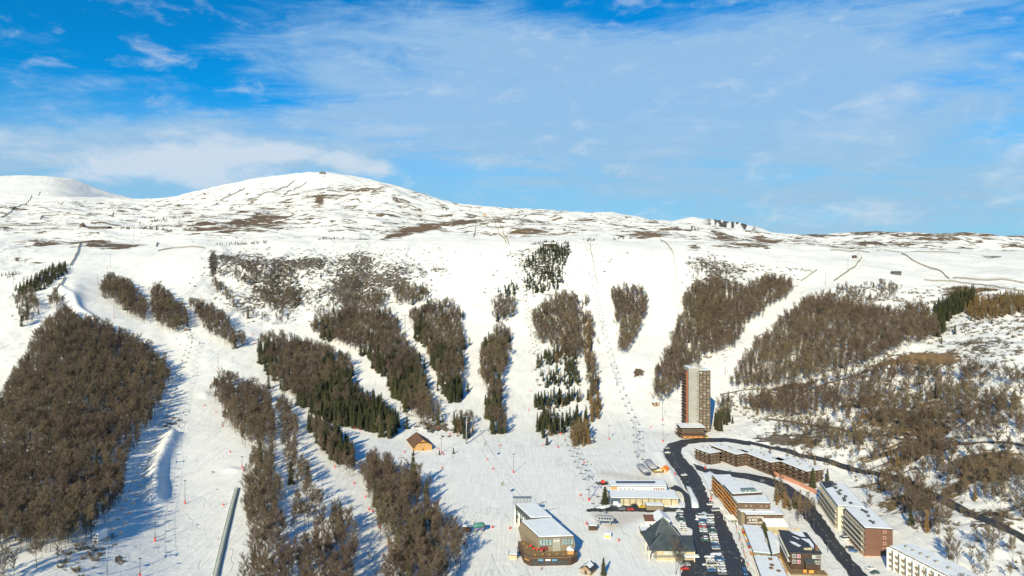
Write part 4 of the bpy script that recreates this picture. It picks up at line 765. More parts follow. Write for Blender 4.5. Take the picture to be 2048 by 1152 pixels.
for x in (145, 147.4): window(cb, (x, 414.0 + (x - 143) * .11 - .05, 14.2), .11, .8, .7, CREAM, LGLASS, bars=0)
facade(cb, sq[3][0][0], sq[3][0][1], 8.5, 1, 2.5, 6, .8, .8, 1.3, fr=CREAM, skip=lambda f, c_: c_ in (0, 3), bars=0)
MB(cb.location).prism([(136, 396), (156, 395.5), (155, 400.4), (135.6, 401.4)], -2, 8.2).build('lower_wing', TAUPE, cb); MB(cb.location).prism([(136.2, 397), (155.8, 396.5), (155, 400.3), (135.8, 401.2)], 8.204, 8.5).build('wing_snow', RSNOW, cb)
MB(cb.location).box(144, 145.2, 398, 399, 8.504, 9.8).build('chimney', TAUPE, cb)
# pergola in front
pg = empty('slatted_pergola', (131, 402, 0), 0, 'white slatted pergola before the orange balconies', 'pergola')
for k in range(6): MB(pg.location).box(128.5, 134.5, 398 + k * 1.5, 398.35 + k * 1.5, 2.9, 3.2).build('slat_beam', WHITE, pg)
for x, y in ((128.6, 398.1), (134.3, 398.1), (128.6, 405.6), (134.3, 405.6)): MB(pg.location).box(x - .12, x + .12, y - .12, y + .12, -.5, 2.896).build('post', WHITE, pg)

# ------------------------------------------------------------ ski hire shop with its lettering, shops row
q = [(138, 393.5), (147.3, 393.5), (161, 395), (161, 405), (139, 409.5)]
lh, rf = building('ski_hire_shop', 'brown ski hire shop with white lettering on its front wall', 'shop', [(138, 393.5), (160, 393.5), (161, 405), (139, 409)], 0, 7.7, BROWN, over=.5)
def lettering(rt, txt, x, y, z, sz, m_):
    cu = bpy.data.curves.new('lettering', 'FONT'); cu.body = txt; cu.size = sz; cu.extrude = .04; cu.offset = .02; cu.materials.append(m_); cu.align_x = 'LEFT'
    tmp = bpy.data.objects.new('lettering', cu); COL.objects.link(tmp); me = bpy.data.meshes.new_from_object(tmp.evaluated_get(bpy.context.evaluated_depsgraph_get())); bpy.data.objects.remove(tmp); o = bpy.data.objects.new('lettering', me); COL.objects.link(o); o.parent = rt; o.location = Vector((x, y, z)) - rt.location; o.rotation_euler = (R(90), 0, 0); o.scale = (1.28, 1.1, 1); return o
lettering(lh, 'LOCATION', 138.5, 393.42, 5.7, 1.45, WHITE); lettering(lh, '& SKIS', 139.6, 393.42, 4.2, 1.45, WHITE); lettering(lh, 'CHAUSSURES', 138.5, 393.42, 2.7, 1.3, WHITE)
for x in (140.5, 144.4): window(lh, (x, 393.47, .7), 0, 1.2, 1.2, CREAM, LGLASS)
MB(lh.location).prism([(147.5, 386.5), (159.5, 386.5), (159.8, 393.45), (147.5, 393.45)], -2, [3.4, 3.4, 5.4, 5.4]).build('annexe', STONE, lh)
MB(lh.location).prism([(147.2, 386.1), (159.9, 386.1), (160.1, 393.4), (147.2, 393.4)], [3.404, 3.404, 5.404, 5.404], [3.75, 3.75, 5.75, 5.75]).build('annexe_snow', RSNOW, lh)
pf = empty('picket_fence', (156, 384, 0), 0, 'pale board fence curving below the ski hire shop', 'fence')
mb = MB(pf.location); 
for k in range(40): x = 147.5 + k * .5; y = 384.5 + max(0, k - 18)**1.5 * .035; mb.box(x, x + .38, y - .06, y + .06, -.5, 2.3)
mb.build('boards', STONE, pf)
sh, rf = building('shop_row', 'low row of shops with a long snow covered flat roof', 'shops', [(127.2, 351), (134.9, 349), (143.7, 385.5), (134.2, 387.5)], 0, 3.9, TAUPE, over=.5, rim=mat('teal_awning', (.10, .22, .24), .6, .2, 1))
facade(sh, (134.2, 387.5), (127.2, 351), 0, 1, 3, 10, 2.6, 2.1, .4, fr=WOOD, gl=GLASS); facade(sh, (127.2, 351), (134.9, 349), 0, 1, 3, 2, 1.8, 1.4, 1.4, fr=WHITE, gl=LGLASS)
for k, c_ in enumerate((ORANGE, RED, YELL, WHITE, ORANGE, BLUEW, RED, WHITE, ORANGE)):
    t_ = .05 + k * .105; a = lerp2((134.2, 387.5), (127.2, 351), t_); MB(sh.location).prism([(a[0] - 2.0, a[1] - 3), (a[0] - .9, a[1] - 3.2), (a[0] - .1, a[1]), (a[0] - 1.5, a[1] + .2)], 2.5, 2.65).build('awning', c_, sh)
MB(sh.location).box(137.6, 138.4, 362.5, 363.3, 4.45, 5.6).build('chimney', GREYC, sh)
MB((140, 372, 0)).prism([(144.6, 386), (135.3, 349), (138.5, 352), (147, 368), (146.5, 382)][::-1] if False else [(135.6, 349.5), (141, 352), (147.5, 368), (147.5, 383), (144.4, 385.3)], -1, 3.4)
s2, rf = building('lower_shop_row', 'low flat roofed shops at the bottom edge with vents on the snowy roof', 'shops', [(118.5, 312), (131, 310), (137, 345), (125.5, 346)], 0, 3.9, TAUPE, over=.4, rim=DGREY)
vents(s2, [(132, 341), (130, 334), (128.5, 331), (131, 328)], 4.4, .8, .6, GBROWN, 'skylight'); facade(s2, (125.5, 346), (118.5, 312), 0, 1, 3, 8, 2.4, 2, .4, fr=WHITE)
s3, rf = building('snowy_yard_shed', 'flat snowy annexe roof between the shops and the brown hotel', 'shed', [(136.1, 349.2), (141.5, 352), (147.5, 368), (147.5, 380), (144.8, 380)], -1, 3.1, TAUPE, over=.1)

# ------------------------------------------------------------ brown hotel
hq = [(141.5, 339.5), (156.3, 338), (160, 363.5), (147.2, 367)]; hh = 8.9
ht, rf = building('brown_hotel', 'dark brown hotel with a flat roof half cleared of snow', 'hotel', hq, 0, hh, DBROWN, over=.7, snow=False, rim=BLACKR)
for poly in ([(146.5, 352.5), (148.6, 351.2), (150.2, 346.5), (148.4, 345.4), (146.6, 349.5)], [(152, 366), (158.5, 365), (157.4, 358), (154.8, 358.8), (152.6, 363)], [(154, 355.8), (158.0, 355), (156.2, 340), (154.6, 345), (155.6, 350)], [(150.6, 359), (152.2, 357.6), (153, 355), (151.8, 355.2)]):
    MB(ht.location).prism(poly[::-1] if sum((poly[i - 1][0] * poly[i][1] - poly[i][0] * poly[i - 1][1]) for i in range(len(poly))) < 0 else poly, hh + .304, hh + .42).build('snow_patch', RSNOW, ht)
for f in range(3): balconies(ht, hq[3], hq[0], [1.2 + f * 2.7], 1.1, WHITE if f else OCHRE, 1.0, e0=.6, e1=.6)
for f in range(2):
    for x, gl in ((143.3, GLASS), (145.6, mat('magenta_curtain', (.35, .05, .14), .6, .1, 1)), (153.0, LGLASS), (155.0, GLASS)): window(ht, (x, hq[0][1] - (x - 141.5) * .101 - .03, 3.4 + f * 2.8), -.1, 1.7, 1.7, WHITE, gl)
mb = MB(ht.location); mb.prism([(148, 336.2), (152.2, 335.8), (152.4, 338.4), (148.2, 338.8)], -.5, 4.8).prism([(147.6, 335.6), (152.6, 335.2), (152.8, 338.4), (147.8, 338.9)], [4.804, 4.804, 6.0, 6.0], [5.0, 5.0, 6.2, 6.2], 1); mb.build('porch', [DBROWN, SLATE], ht)
MB(ht.location).box(155.0, 156.4, 341, 342.6, hh + .3, hh + 2.4).build('chimney', GBROWN, ht); MB(ht.location).box(149.5, 153.5, 341.5, 342.3, hh + .304, hh + 1.2).build('roof_unit', STONE, ht)
MB(ht.location).prism([(139.5, 336), (141.2, 336), (146.9, 366), (145.4, 366)], -1, .9).build('ochre_terrace', OCHRE, ht); MB(ht.location).prism([(139.6, 333.5), (157.5, 332.5), (157.5, 337.3), (139.8, 338.6)], -1, .8).build('front_terrace', OCHRE, ht)
MB(ht.location).box(146, 147.6, 334.4, 334.6, .804, 2.3).box(148.6, 151, 334.0, 334.3, .804, 2.2).build('orange_screen', ORANGE, ht)
ld_ = MB((138, 352, 0)); 
for k in range(16): x, y = lerp2((137.8, 334), (144.4, 364), k / 15); ld_.box(x - .15, x + .15, y - .15, y + .15, -.5, 1.5)
a, b_ = Vector((137.8, 334)), Vector((144.4, 364)); ld_.prism([tuple(a + Vector((-.1, 0))), tuple(a + Vector((.15, 0))), tuple(b_ + Vector((.15, 0))), tuple(b_ + Vector((-.1, 0)))], 1.504, 1.75); tag(ld_.build('terrace_railing', WOOD), 'snow topped orange railing beside the ochre hotel terrace', 'railing')

# ------------------------------------------------------------ hip roofed slate building with pyramid
sb = empty('slate_roofed_hall', (84, 362, 0), 0, 'stone hall with big dark slate pyramid and hipped roof', 'hall')
MB(sb.location).prism([(76, 350.2), (95.5, 350.2), (97, 364), (76, 364)], -2, 5.7).build('wall', STONE, sb)
MB(sb.location).prism([(76.5, 360), (92, 360), (92, 375), (76.5, 375)], -2, 6.2).build('tower_wall', STONE, sb)
def roofm(vs, fs): return MB(sb.location).add(vs, fs)
E = [(71.2, 349, 5.75), (95.8, 347.6, 5.75), (98.2, 363.5, 6.6), (76.2, 364.5, 6.2)]; r1, rm, r2 = (81.7, 359.5, 11.6), (84.6, 361, 9.1), (97.6, 362, 8.4)
roofm(E + [r1, rm, r2], [(0, 1, 6, 5, 4), (1, 2, 6), (2, 3, 4, 5, 6), (3, 0, 4), (3, 2, 1, 0)]).build('hipped_roof', SLATE, sb)
roofm([(71.4, 373.5, 6.0), (72.6, 353, 6.0), (78.5, 362, 9.6), (79, 372, 8.2)], [(0, 1, 2, 3)]).build('side_roof', SLATE, sb)
P4 = [(75.6, 359, 6.22), (93.0, 359, 6.22), (93.0, 376, 6.22), (75.6, 376, 6.22)]; ap = (83.2, 367.5, 16.4)
roofm(P4 + [ap], [(0, 1, 4), (1, 2, 4), (2, 3, 4), (3, 0, 4), (3, 2, 1, 0)]).build('pyramid_roof', SLATE, sb)
mb = MB(sb.location); mb.bar(E[0], r1, .14, .14, 4).bar((P4[0]), ap, .12, .12, 4).bar(P4[1], ap, .12, .12, 4); mb.build('ridge_tiles', STEEL, sb)
for x, y in ((71.8, 349.7), (72.2, 360), (95.2, 348.4)): MB(sb.location).box(x - .25, x + .25, y - .25, y + .25, -1, 5.6).build('post', CREAM, sb)
facade(sb, (79.5, 350.2), (90, 350.2), 2.6, 1, 3, 5, 1.7, 1.5, .6, mg=.3, fr=WHITE, gl=LGLASS); MB(sb.location).box(74, 96.5, 348.6, 350.1, 2.4, 2.65).build('ledge', GREYC, sb)
MB(sb.location).box(90, 97.5, 347.5, 350.0, 2.66, 3.3).build('balcony_snow', RSNOW, sb)
# white house behind it
wh = empty('white_gabled_house', (87, 398, 0), 0, 'small white house with snowy gabled roof behind the slate hall', 'house')
mb = MB(wh.location); mb.prism([(84.5, 391), (92.5, 391), (92.5, 402), (84.5, 402)], -1, 5.0); mb.add([(84.5, 391, 5), (92.5, 391, 5), (88.5, 391, 7.2), (84.5, 402, 5), (92.5, 402, 5), (88.5, 402, 7.2)], [(0, 1, 2), (4, 3, 5), (0, 2, 5, 3), (2, 1, 4, 5)]); mb.prism([(78.5, 393), (84.46, 393), (84.46, 399), (78.5, 399)], -1, 4.2); mb.build('wall', WHITE, wh)
mb = MB(wh.location); mb.add([(84, 390.3, 4.9), (88.5, 390.3, 7.4), (88.5, 402.5, 7.4), (84, 402.5, 4.9), (84, 390.3, 5.2), (88.5, 390.3, 7.75), (88.5, 402.5, 7.75), (84, 402.5, 5.2)], [(3, 2, 1, 0), (4, 5, 6, 7), (0, 1, 5, 4), (3, 7, 6, 2), (0, 4, 7, 3)]); mb.add([(93, 390.3, 4.9), (88.5, 390.3, 7.4), (88.5, 402.5, 7.4), (93, 402.5, 4.9), (93, 390.3, 5.2), (88.5, 390.3, 7.75), (88.5, 402.5, 7.75), (93, 402.5, 5.2)], [(0, 1, 2, 3), (7, 6, 5, 4), (4, 5, 1, 0), (2, 6, 7, 3), (3, 7, 4, 0)]); mb.build('snowy_roof', RSNOW, wh)
mb = MB(wh.location); mb.prism([(78.2, 392.6), (84.4, 392.6), (84.4, 399.3), (78.2, 399.3)], [4.204, 4.204, 5.6, 5.6], [4.4, 4.4, 5.8, 5.8]); mb.build('tiled_lean_to_roof', GBROWN, wh)
for x, z in ((86.2, 2.6), (90.7, 2.6), (81.5, 1.2)): window(wh, (x, 390.97 if x > 84 else 392.97, z), 0, 1.1, 1.3, DGREY, GLASS)
MB((77, 385, 0)).box(0, 0, 0, 0, 0, 0)
bx_, _ = building('snowy_outhouse', 'low stone outhouse with thick snow between white house and slate hall', 'outhouse', [(74, 380.5), (82, 380.5), (82, 387), (74, 387)], 0, 2.8, STONE, over=.4)

# ------------------------------------------------------------ long sheds
us, rf = building('white_service_building', 'long white service building with dark solar strip on the roof', 'building', [(66, 447.2), (103.5, 447.2), (104.5, 459), (66, 459)], 0, 6.6, WHITE, over=.5)
MB(us.location).prism([(70.5, 452.2), (97, 452.2), (98, 456.5), (71, 456.5)], 7.17, 7.24).build('solar_panel', mat('solar_panel', (.03, .05, .10), .3, .1, 1), us)
MB(us.location).box(66.2, 70.4, 447.0, 447.16, 3.6, 6.4).build('timber_panel', WOOD, us)
facade(us, (71, 447.2), (83, 447.2), 3.6, 1, 3, 4, .9, .9, .9, fr=DGREY, bars=0); facade(us, (83, 447.2), (93, 447.2), 4, 1, 3, 6, 1.3, .9, 1.0, fr=WHITE, gl=LGLASS); facade(us, (94, 447.2), (103, 447.2), 3.4, 1, 3, 5, 1.3, 1.8, .7, fr=WHITE, gl=mat('maroon_blind', (.20, .06, .08), .6, .1, 1))
ls, rf = building('tan_garage_building', 'long tan garage with snowy roof beside the service lane', 'garage', [(64.2, 431.5), (107.2, 430), (108, 445.5), (64.2, 446.5)], 0, 4.3, STONE, over=.6)
MB(ls.location).prism([(64, 431.2), (70, 430.9), (70, 431.45), (64, 431.5)], .05, 4.1).build('slate_blue_front', mat('slate_blue', (.07, .10, .15), .5, .1, 1), ls)
for x, w in ((67, 3.2), (99.5, 3.2)): window(ls, (x, 430.9, .1), -.03, w, 2.2, WHITE, WHITE, 'garage_door', 0)
for x in (72, 76, 80, 84, 88, 92, 96, 102.5): MB(ls.location).box(x - .12, x + .12, 430.75 + (64 - x) * .03, 431.3 + (64 - x) * .03, -.5, 4.2).build('buttress', DGREY, ls)
lb, rf = building('grey_delivery_shelter', 'small shelter with thick white snow roof before the tan garage', 'shelter', [(85, 421.5), (95.5, 421), (95.5, 426), (85, 426.5)], 0, 2.9, TAUPE, over=.3); 

# ------------------------------------------------------------ gondola station and terrace restaurant
gs = empty('gondola_station', (18, 368, 0), 0, 'gondola station and restaurant with slanted brown walls and snowy roof', 'lift station')
T = [(14.3, 352), (32.6, 353.6), (22.8, 379.5), (5.3, 374.5)]; M_ = [(13.6, 351.4), (33.4, 353), (23.4, 380), (3.4, 374.8)]; Bq = [(14.6, 351.7), (32.8, 353.2), (22.8, 379.5), (5.6, 373.5)]
mb = MB(gs.location); mb.prism(M_, 7.4, 11.2, q2=T); mb.prism(Bq, -1, 7.396, q2=M_); mb.build('wall', TAUPE, gs)
MB(gs.location).prism(inset(T, .25), 11.204, 11.45).build('roof', DGREY, gs); MB(gs.location).prism(inset(T, -.1), 11.454, 11.8, q2=inset(T, -.3)).build('snow_cover', RSNOW, gs)
def gfront(x0, x1, z0, z1, m_, nm, n=1):
    for k in range(n):
        a = x0 + (x1 - x0) * k / n; b__ = x0 + (x1 - x0) * (k + 1) / n; yy = lambda x: 351.25 + (x - 14) * .0833
        window(gs, ((a + b__) / 2, yy((a + b__) / 2), z0), .083, (b__ - a) * .96, z1 - z0, DGREY if m_ != RED else RED, m_, nm, 1)
gfront(14.4, 21.0, 7.2, 10.6, LGLASS, 'window', 4); gfront(26.4, 32.4, 7.2, 10.6, LGLASS, 'window', 4); gfront(14.6, 19.0, 4.5, 6.8, mat('red_shopfront', (.22, .03, .03), .5, .3, 1), 'shopfront', 3)
MB(gs.location).prism([(21.4, 351.5), (25.6, 351.9), (25.6, 352.6), (21.4, 352.2)], 4.2, 10.9).build('centre_pillar', GREYC, gs)
for k in range(2): MB(gs.location).box(22.0 + k * 1.7, 23.3 + k * 1.7, 351.1, 351.4, 9.6 - k * 0, 10.0).build('sign', WHITE, gs)
D_ = [(6.2, 347.5), (9.2, 343.6), (30.5, 344.6), (34.2, 348.6), (34.0, 353), (14.2, 351.3), (6.5, 366), (3.2, 364)]
MB(gs.location).prism(D_, -1, 3.9).build('lower_storey', DBROWN, gs); MB(gs.location).prism(D_, 3.904, 4.12).build('terrace_deck', OCHRE, gs)
mb = MB(gs.location)
for a, b_ in zip(D_[-1:] + D_[:4], D_[:4] + D_[4:5]):
    n_ = max(2, int((Vector(b_) - Vector(a)).length / 1.5))
    for k in range(n_): p = lerp2(a, b_, k / n_); mb.box(p[0] - .05, p[0] + .05, p[1] - .05, p[1] + .05, 4.13, 5.15)
    mb.bar((*a, 5.15), (*b_, 5.15), .06, .06, 4); mb.bar((*a, 4.65), (*b_, 4.65), .04, .04, 4)
mb.build('railing', DBROWN, gs)
facade(gs, (9.2, 343.6), (30.5, 344.6), 0, 1, 3, 6, 2.2, 2.0, .5, mg=1.2, fr=DGREY, gl=GLASS); facade(gs, (6.2, 347.5), (9.2, 343.6), 0, 1, 3, 2, 1.4, .8, 2.2, fr=WOOD, gl=WOOD)
for x, m_ in ((13.5, BLUEW), (17.2, WHITE), (20.6, BLUEW)): MB(gs.location).box(x, x + 2.6, 343.2, 343.5, 2.9, 3.6).build('sign', m_, gs)
RQ = [(10.8, 379.9), (22.7, 381.8), (14.6, 403), (2.2, 402.4)]
MB(gs.location).prism(RQ, -1, 10.8).build('rear_hall', DGREY, gs); MB(gs.location).prism(inset(RQ, .4), 10.804, 11.1).build('rear_roof', DGREY, gs); MB(gs.location).prism(inset(RQ, .1), 11.104, 11.4, q2=inset(RQ, -.1)).build('rear_snow_cover', RSNOW, gs)
for k in range(4): p = lerp2(RQ[3], RQ[0], .02 + k * .28); MB(gs.location).box(p[0] - .9, p[0] - .2, p[1] - .6, p[1] + .6, -1, 8).build('column', WHITE, gs)
facade(gs, RQ[3], RQ[0], 4.5, 1, 3, 4, 3.4, 3.0, .6, fr=DGREY, gl=LGLASS); facade(gs, RQ[3], RQ[0], 0, 1, 3, 3, 3.4, 3.2, .2, fr=WHITE, gl=STONE)
mb = MB(gs.location)
for z in (11.6, 14.2):
    for y in (402.5, 405.5): mb.bar((.8, y, z), (11.6, y, z), .14, .14, 4)
for k in range(6):
    for y in (402.5, 405.5): mb.bar((.8 + k * 2.16, y, 11.6), (.8 + k * 2.16, y, 14.2), .1, .1, 4)
    if k < 5: mb.bar((.8 + k * 2.16, 402.5, 11.6), (2.96 + k * 2.16, 402.5, 14.2), .08, .08, 4)
mb.box(.6, 11.8, 402.2, 405.8, 14.3, 14.45); mb.build('truss', STEEL, gs)
mb = MB(gs.location); mb.bar((14, 402, 11), (21, 403.5, 12.2), .15, .1, 4).bar((14, 400, 11), (21, 403.5, 12.2), .12, .1, 4).bar((14, 402, 9.6), (21, 403.5, 12.2), .12, .1, 4); mb.build('service_arm', STEEL, gs)
hutw = empty('terrace_kiosk', (30.6, 349.4, 4.12), 0, 'small wooden kiosk with snowy gable on the restaurant terrace', 'kiosk')
MB(hutw.location).box(28.9, 32.2, 347.9, 350.6, 4.13, 6.2).build('wall', WOOD, hutw); mb = MB(hutw.location); mb.add([(28.6, 347.6, 6.2), (32.5, 347.6, 6.2), (30.5, 347.6, 7.7), (28.6, 350.9, 6.2), (32.5, 350.9, 6.2), (30.5, 350.9, 7.7)], [(0, 1, 2), (4, 3, 5), (0, 2, 5, 3), (2, 1, 4, 5), (3, 4, 1, 0)]); mb.build('snowy_roof', RSNOW, hutw)
side, _ = building('station_side_hut', 'low grey hut with snowy roof left of the restaurant terrace', 'hut', [(-1.5, 352), (2.6, 351.5), (2.8, 356.5), (-1.2, 357)], 0, 2.2, STONE, over=.4)
# terrace umbrellas and tables
um = empty('terrace_umbrella', (11.5, 350.2, 4.13), 0, 'folded red umbrella on the restaurant terrace', 'umbrella', 'red umbrellas on the restaurant terrace'); mb = MB(um.location); mb.bar((11.5, 350.2, 4.13), (11.5, 350.2, 6.6), .06, .06, 5); mb.build('pole', STEEL, um)
mb = MB(um.location); mb.bar((11.5, 350.2, 6.3), (11.5, 350.2, 7.0), .95, .06, 8); mb.build('canopy', RED, um); um['label'] = 'open red umbrella on the restaurant terrace, nearest its left corner'
for i, (x, y) in enumerate(((13.2, 349.2), (15.5, 348.3), (9.8, 353.5))): c_ = copy_tree(um); c_.location = (x, y, 4.13); c_['label'] = 'open red umbrella on the restaurant terrace, ' + ('beside the red shopfront', 'in front of the red shopfront', 'by the slanted brown wall')[i]
tb_ = empty('terrace_table', (12, 346.5, 4.13), 0, '', 'table', 'tables on the restaurant terrace'); MB(tb_.location).box(11.4, 12.6, 346.1, 346.9, 4.85, 4.92).build('table_top', WOOD, tb_)
for s_ in (-1, 1): MB(tb_.location).box(11.9 + s_ * .45, 12.1 + s_ * .45, 346.2, 346.8, 4.13, 4.846).build('leg', WOOD, tb_)
for s_ in (-1, 1): MB(tb_.location).box(11.4, 12.6, 346.42 + s_ * .75, 346.58 + s_ * .75, 4.55, 4.62).build('bench_seat', WOOD, tb_)
tb_['label'] = 'wooden picnic table at the left front corner of the restaurant terrace'
for i, (x, y) in enumerate(((16, 347), (19.5, 346.6), (23.5, 347.2), (27, 346.6), (8.2, 356), (6.4, 360.5))):
    c_ = copy_tree(tb_); c_.location = (x, y, 4.13); c_.rotation_euler[2] = random.uniform(-.3, .3); c_['label'] = 'wooden picnic table on the restaurant terrace, ' + ['below the red shopfront', 'left of the grey pillar', 'in front of the grey pillar', 'beside the terrace kiosk', 'halfway down the slanted wall', 'at the far end beside the slanted wall'][i]

# ------------------------------------------------------------ wooden huts and chalets
def gable_hut(name, label, cat, p, ang, w, d_, h, rise, wall, roof, snow=0, over=.5, half=False, door=True):
    rt = empty(name, p, ang, label, cat); sv = Vector(rt.location); rt.location = (0, 0, 0); W2, D2 = w / 2, d_ / 2
    mb = MB(); mb.box(-W2, W2, -D2, D2, -2, h); mb.add([(-W2, -D2, h), (W2, -D2, h), (0, -D2, h + rise), (-W2, D2, h), (W2, D2, h), (0, D2, h + rise)], [(0, 1, 2), (4, 3, 5)]); mb.build('wall', wall, rt)
    for s_ in (-1, 1):
        e = W2 + over; zb = h - over * rise / W2; y0, y1 = -D2 - over, D2 + over; t_ = .28; rb = (0, y0 + (over + 1.8 if half else 0), h + rise + .05)
        vs = [(s_ * e, y0, zb), (0, rb[1], h + rise + .05), (0, y1, h + rise + .05), (s_ * e, y1, zb)]; vs += [(a, b_, c_ + t_) for a, b_, c_ in vs]; f = [(0, 3, 2, 1), (4, 5, 6, 7), (0, 1, 5, 4), (3, 7, 6, 2), (0, 4, 7, 3), (1, 2, 6, 5)]
        if s_ < 0: f = [tuple(reversed(k)) for k in f]
        r_ = MB().add(vs, f).build('roof', roof, rt)
        if snow: 
            k = snow; v2 = [(a * k, b_ * k, c_ + t_ + .02 + (1 - k) * abs(a) * rise / W2) for a, b_, c_ in vs[:4]]; v2 += [(a * .96, b_ * .97, c_ + .22) for a, b_, c_ in v2]; MB().add(v2, f).build('snow_cover', RSNOW, rt)
    if half: MB().add([(-W2 * .45, -D2 - over * .6, h + rise * .55), (W2 * .45, -D2 - over * .6, h + rise * .55), (0, -D2 + 1.8, h + rise + .3)], [(0, 1, 2)]).build('roof_hip', roof, rt)
    if door: o = MB().box(-.5, .5, -D2 - .06, -D2 + .02, 0, 2.0).build('door', DBROWN, rt); 
    for x in (-W2 * .6, W2 * .6): window(rt, (x, -D2 - .02, 1.0), 0, min(1.2, w * .2), 1.0, WHITE, GLASS)
    if h > 4:
        for x in (-W2 * .5, 0, W2 * .5): window(rt, (x, -D2 - .02, 3.6), 0, 1.3, 1.2, WHITE, GLASS)
    rt.location = sv; return rt
x, y = fp(847, 904); ch = gable_hut('timber_chalet', 'wide honey wood chalet with dark brown roof beside the piste', 'chalet', (x - 5, y + 14, 0.3), R(20), 15, 26, 4.2, 5.0, WOOD, mat('rust_brown_roof', (.15, .075, .045), .8, .35, .25), over=1.3, half=True)
x, y = fp(1174, 1150); gable_hut('log_hut', 'small log hut with snow patch on its dark roof at the bottom edge', 'hut', (x + 1, y + 3, 0), R(-32), 5.5, 6, 2.6, 1.7, mat('log_wall', (.30, .20, .11), .8, .2, 2), BLACKR, snow=.6, over=.6)
p = gpx(1311, 811); gable_hut('slope_hut', 'little wooden hut beside the bare wood left of the tower', 'hut', p, R(10), 5, 5, 2.4, 1.6, mat('log_wall', (.3, .2, .1)), DBROWN, snow=.8)
p = gpx(1792, 549); gable_hut('upland_cabin', 'dark grey cabin alone on the upper snowfield at the right', 'cabin', p, R(70), 7, 13, 2.6, 2.2, DGREY, DGREY, over=.4)
p = gpx(1709, 516); gable_hut('ski_lift_cabin', 'small dark hut at the top of the right hand piste', 'hut', p, R(0), 6, 6, 3.4, 1.2, DBROWN, DGREY, over=.3)
p = gpx(195, 458); o, _ = building('upland_restaurant', 'low dark building below the left upland lifts', 'building', [(p.x - 22, p.y), (p.x + 24, p.y + 2), (p.x + 24, p.y + 16), (p.x - 22, p.y + 14)], p.z, p.z + 6, DBROWN, over=1, zroot=p.z)
facade(o, (p.x - 20, p.y), (p.x + 20, p.y + 1.8), p.z + .5, 1, 3, 8, 3, 2, .8)
p = gpx(165, 453); gable_hut('upland_lift_hut', 'small dark hut left of the low upland building', 'hut', p, 0, 10, 8, 4, 2, DBROWN, DGREY)
p = gpx(1100, 492); gable_hut('crest_restaurant', 'long low building on the crest above the spruce plantation', 'building', p, R(88), 10, 26, 3.4, 2, DBROWN, DGREY, snow=.85)
p = gpx(970, 431); gable_hut('summit_ridge_hut', 'tiny brown hut at the top of the fenced upland strip', 'hut', p, 0, 8, 6, 3.4, 1.6, WOOD, DBROWN)
p = gpx(645, 347.5); gable_hut('summit_station', 'tiny lift station on the highest snowy summit', 'lift station', p, 0, 22, 14, 7, 2.5, DGREY, RSNOW, door=False)
p = gpx(373, 661); gable_hut('lift_top_hut', 'small red and white hut at the top of the left chairlift', 'hut', p, R(15), 5, 4, 2.6, 1, GBROWN, RSNOW)
# white control cabin on stilts
p = gpx(200, 1083); ccab = empty('stilted_control_cabin', p, R(-12), 'white cabin on stilts with four square windows at the left wood edge', 'cabin'); sv = Vector(ccab.location); ccab.location = (0, 0, 0)
MB().box(-1.7, 1.7, -3, 3, 1.6, 5.2).build('wall', WHITE, ccab); MB().box(-1.9, 1.9, -3.2, 3.2, 5.204, 5.6).build('snowy_roof', RSNOW, ccab)
for x in (-.8, .8):
    for z in (2.1, 3.6): window(ccab, (x, -3.02, z), 0, .95, 1.05, WHITE, GLASS, bars=0)
    for yy in (-2.6, 2.6): MB().bar((x * 1.7, yy, -1), (x * 1.7, yy, 1.6), .14, .14, 5).build('leg', STEEL, ccab)
ccab.location = sv
# huts by the upper chairlift base
x, y = fp(1331, 946); gable_hut('orange_hut', 'small hut with bright orange roof beside the twin lift hoods', 'hut', (x, y + 3, 0), R(-35), 5, 5.5, 2.4, 1.8, WOOD, mat('bright_orange_roof', (.85, .25, .03), .5, .1, 1))
x, y = fp(1322, 946); gable_hut('snowy_hut', 'small hut with rounded white snow roof beside the orange roofed hut', 'hut', (x, y + 6, 0), R(-35), 4.5, 4.5, 2.4, 1.5, DBROWN, DGREY, snow=.95)
x, y = fp(1315, 948); kb = empty('yellow_ticket_shelter', (x, y, 0), 0, 'open shelter with yellow fascia in front of the orange hut', 'shelter'); MB(kb.location).box(x - 2.6, x + 2.6, y - 1.5, y + 1.5, 2.5, 3.1).build('fascia', YELL, kb); MB(kb.location).box(x - 2.5, x + 2.5, y - 1.4, y + 1.4, 3.104, 3.4).build('snow_cover', RSNOW, kb)
for sx_ in (-1, 1):
    for sy_ in (-1, 1): MB(kb.location).box(x + sx_ * 2.4 - .1, x + sx_ * 2.4 + .1, y + sy_ * 1.3 - .1, y + sy_ * 1.3 + .1, -.5, 2.496).build('post', WOOD, kb)
x, y = fp(1187, 1061); building('brown_lift_hut', 'small dark brown flat hut left of the glazed lift station', 'hut', [(x - 2.6, y), (x + 2.2, y), (x + 2.2, y + 3.4), (x - 2.6, y + 3.4)], 0, 2.5, DBROWN, over=.3)
x, y = fp(1215, 1076); kb = empty('yellow_fronted_kiosk', (x, y, 0), 0, 'tiny kiosk with yellow front panels below the glazed lift station', 'kiosk'); MB(kb.location).box(x - 1.8, x + 1.8, y, y + 2.6, -.5, 2.4).build('wall', WHITE, kb); MB(kb.location).box(x - 1.5, x + 1.5, y - .08, y - .01, .3, 1.5).build('panel', YELL, kb); MB(kb.location).box(x - 2.1, x + 2.1, y - .3, y + 2.9, 2.404, 2.7).build('snowy_roof', RSNOW, kb)
x, y = fp(933, 1064); building('dark_lift_hut', 'dark brown box hut in the shade of the lower wood', 'hut', [(x - 2.5, y), (x + 2.5, y), (x + 2.5, y + 3), (x - 2.5, y + 3)], 0, 2.8, DBROWN, over=.2)

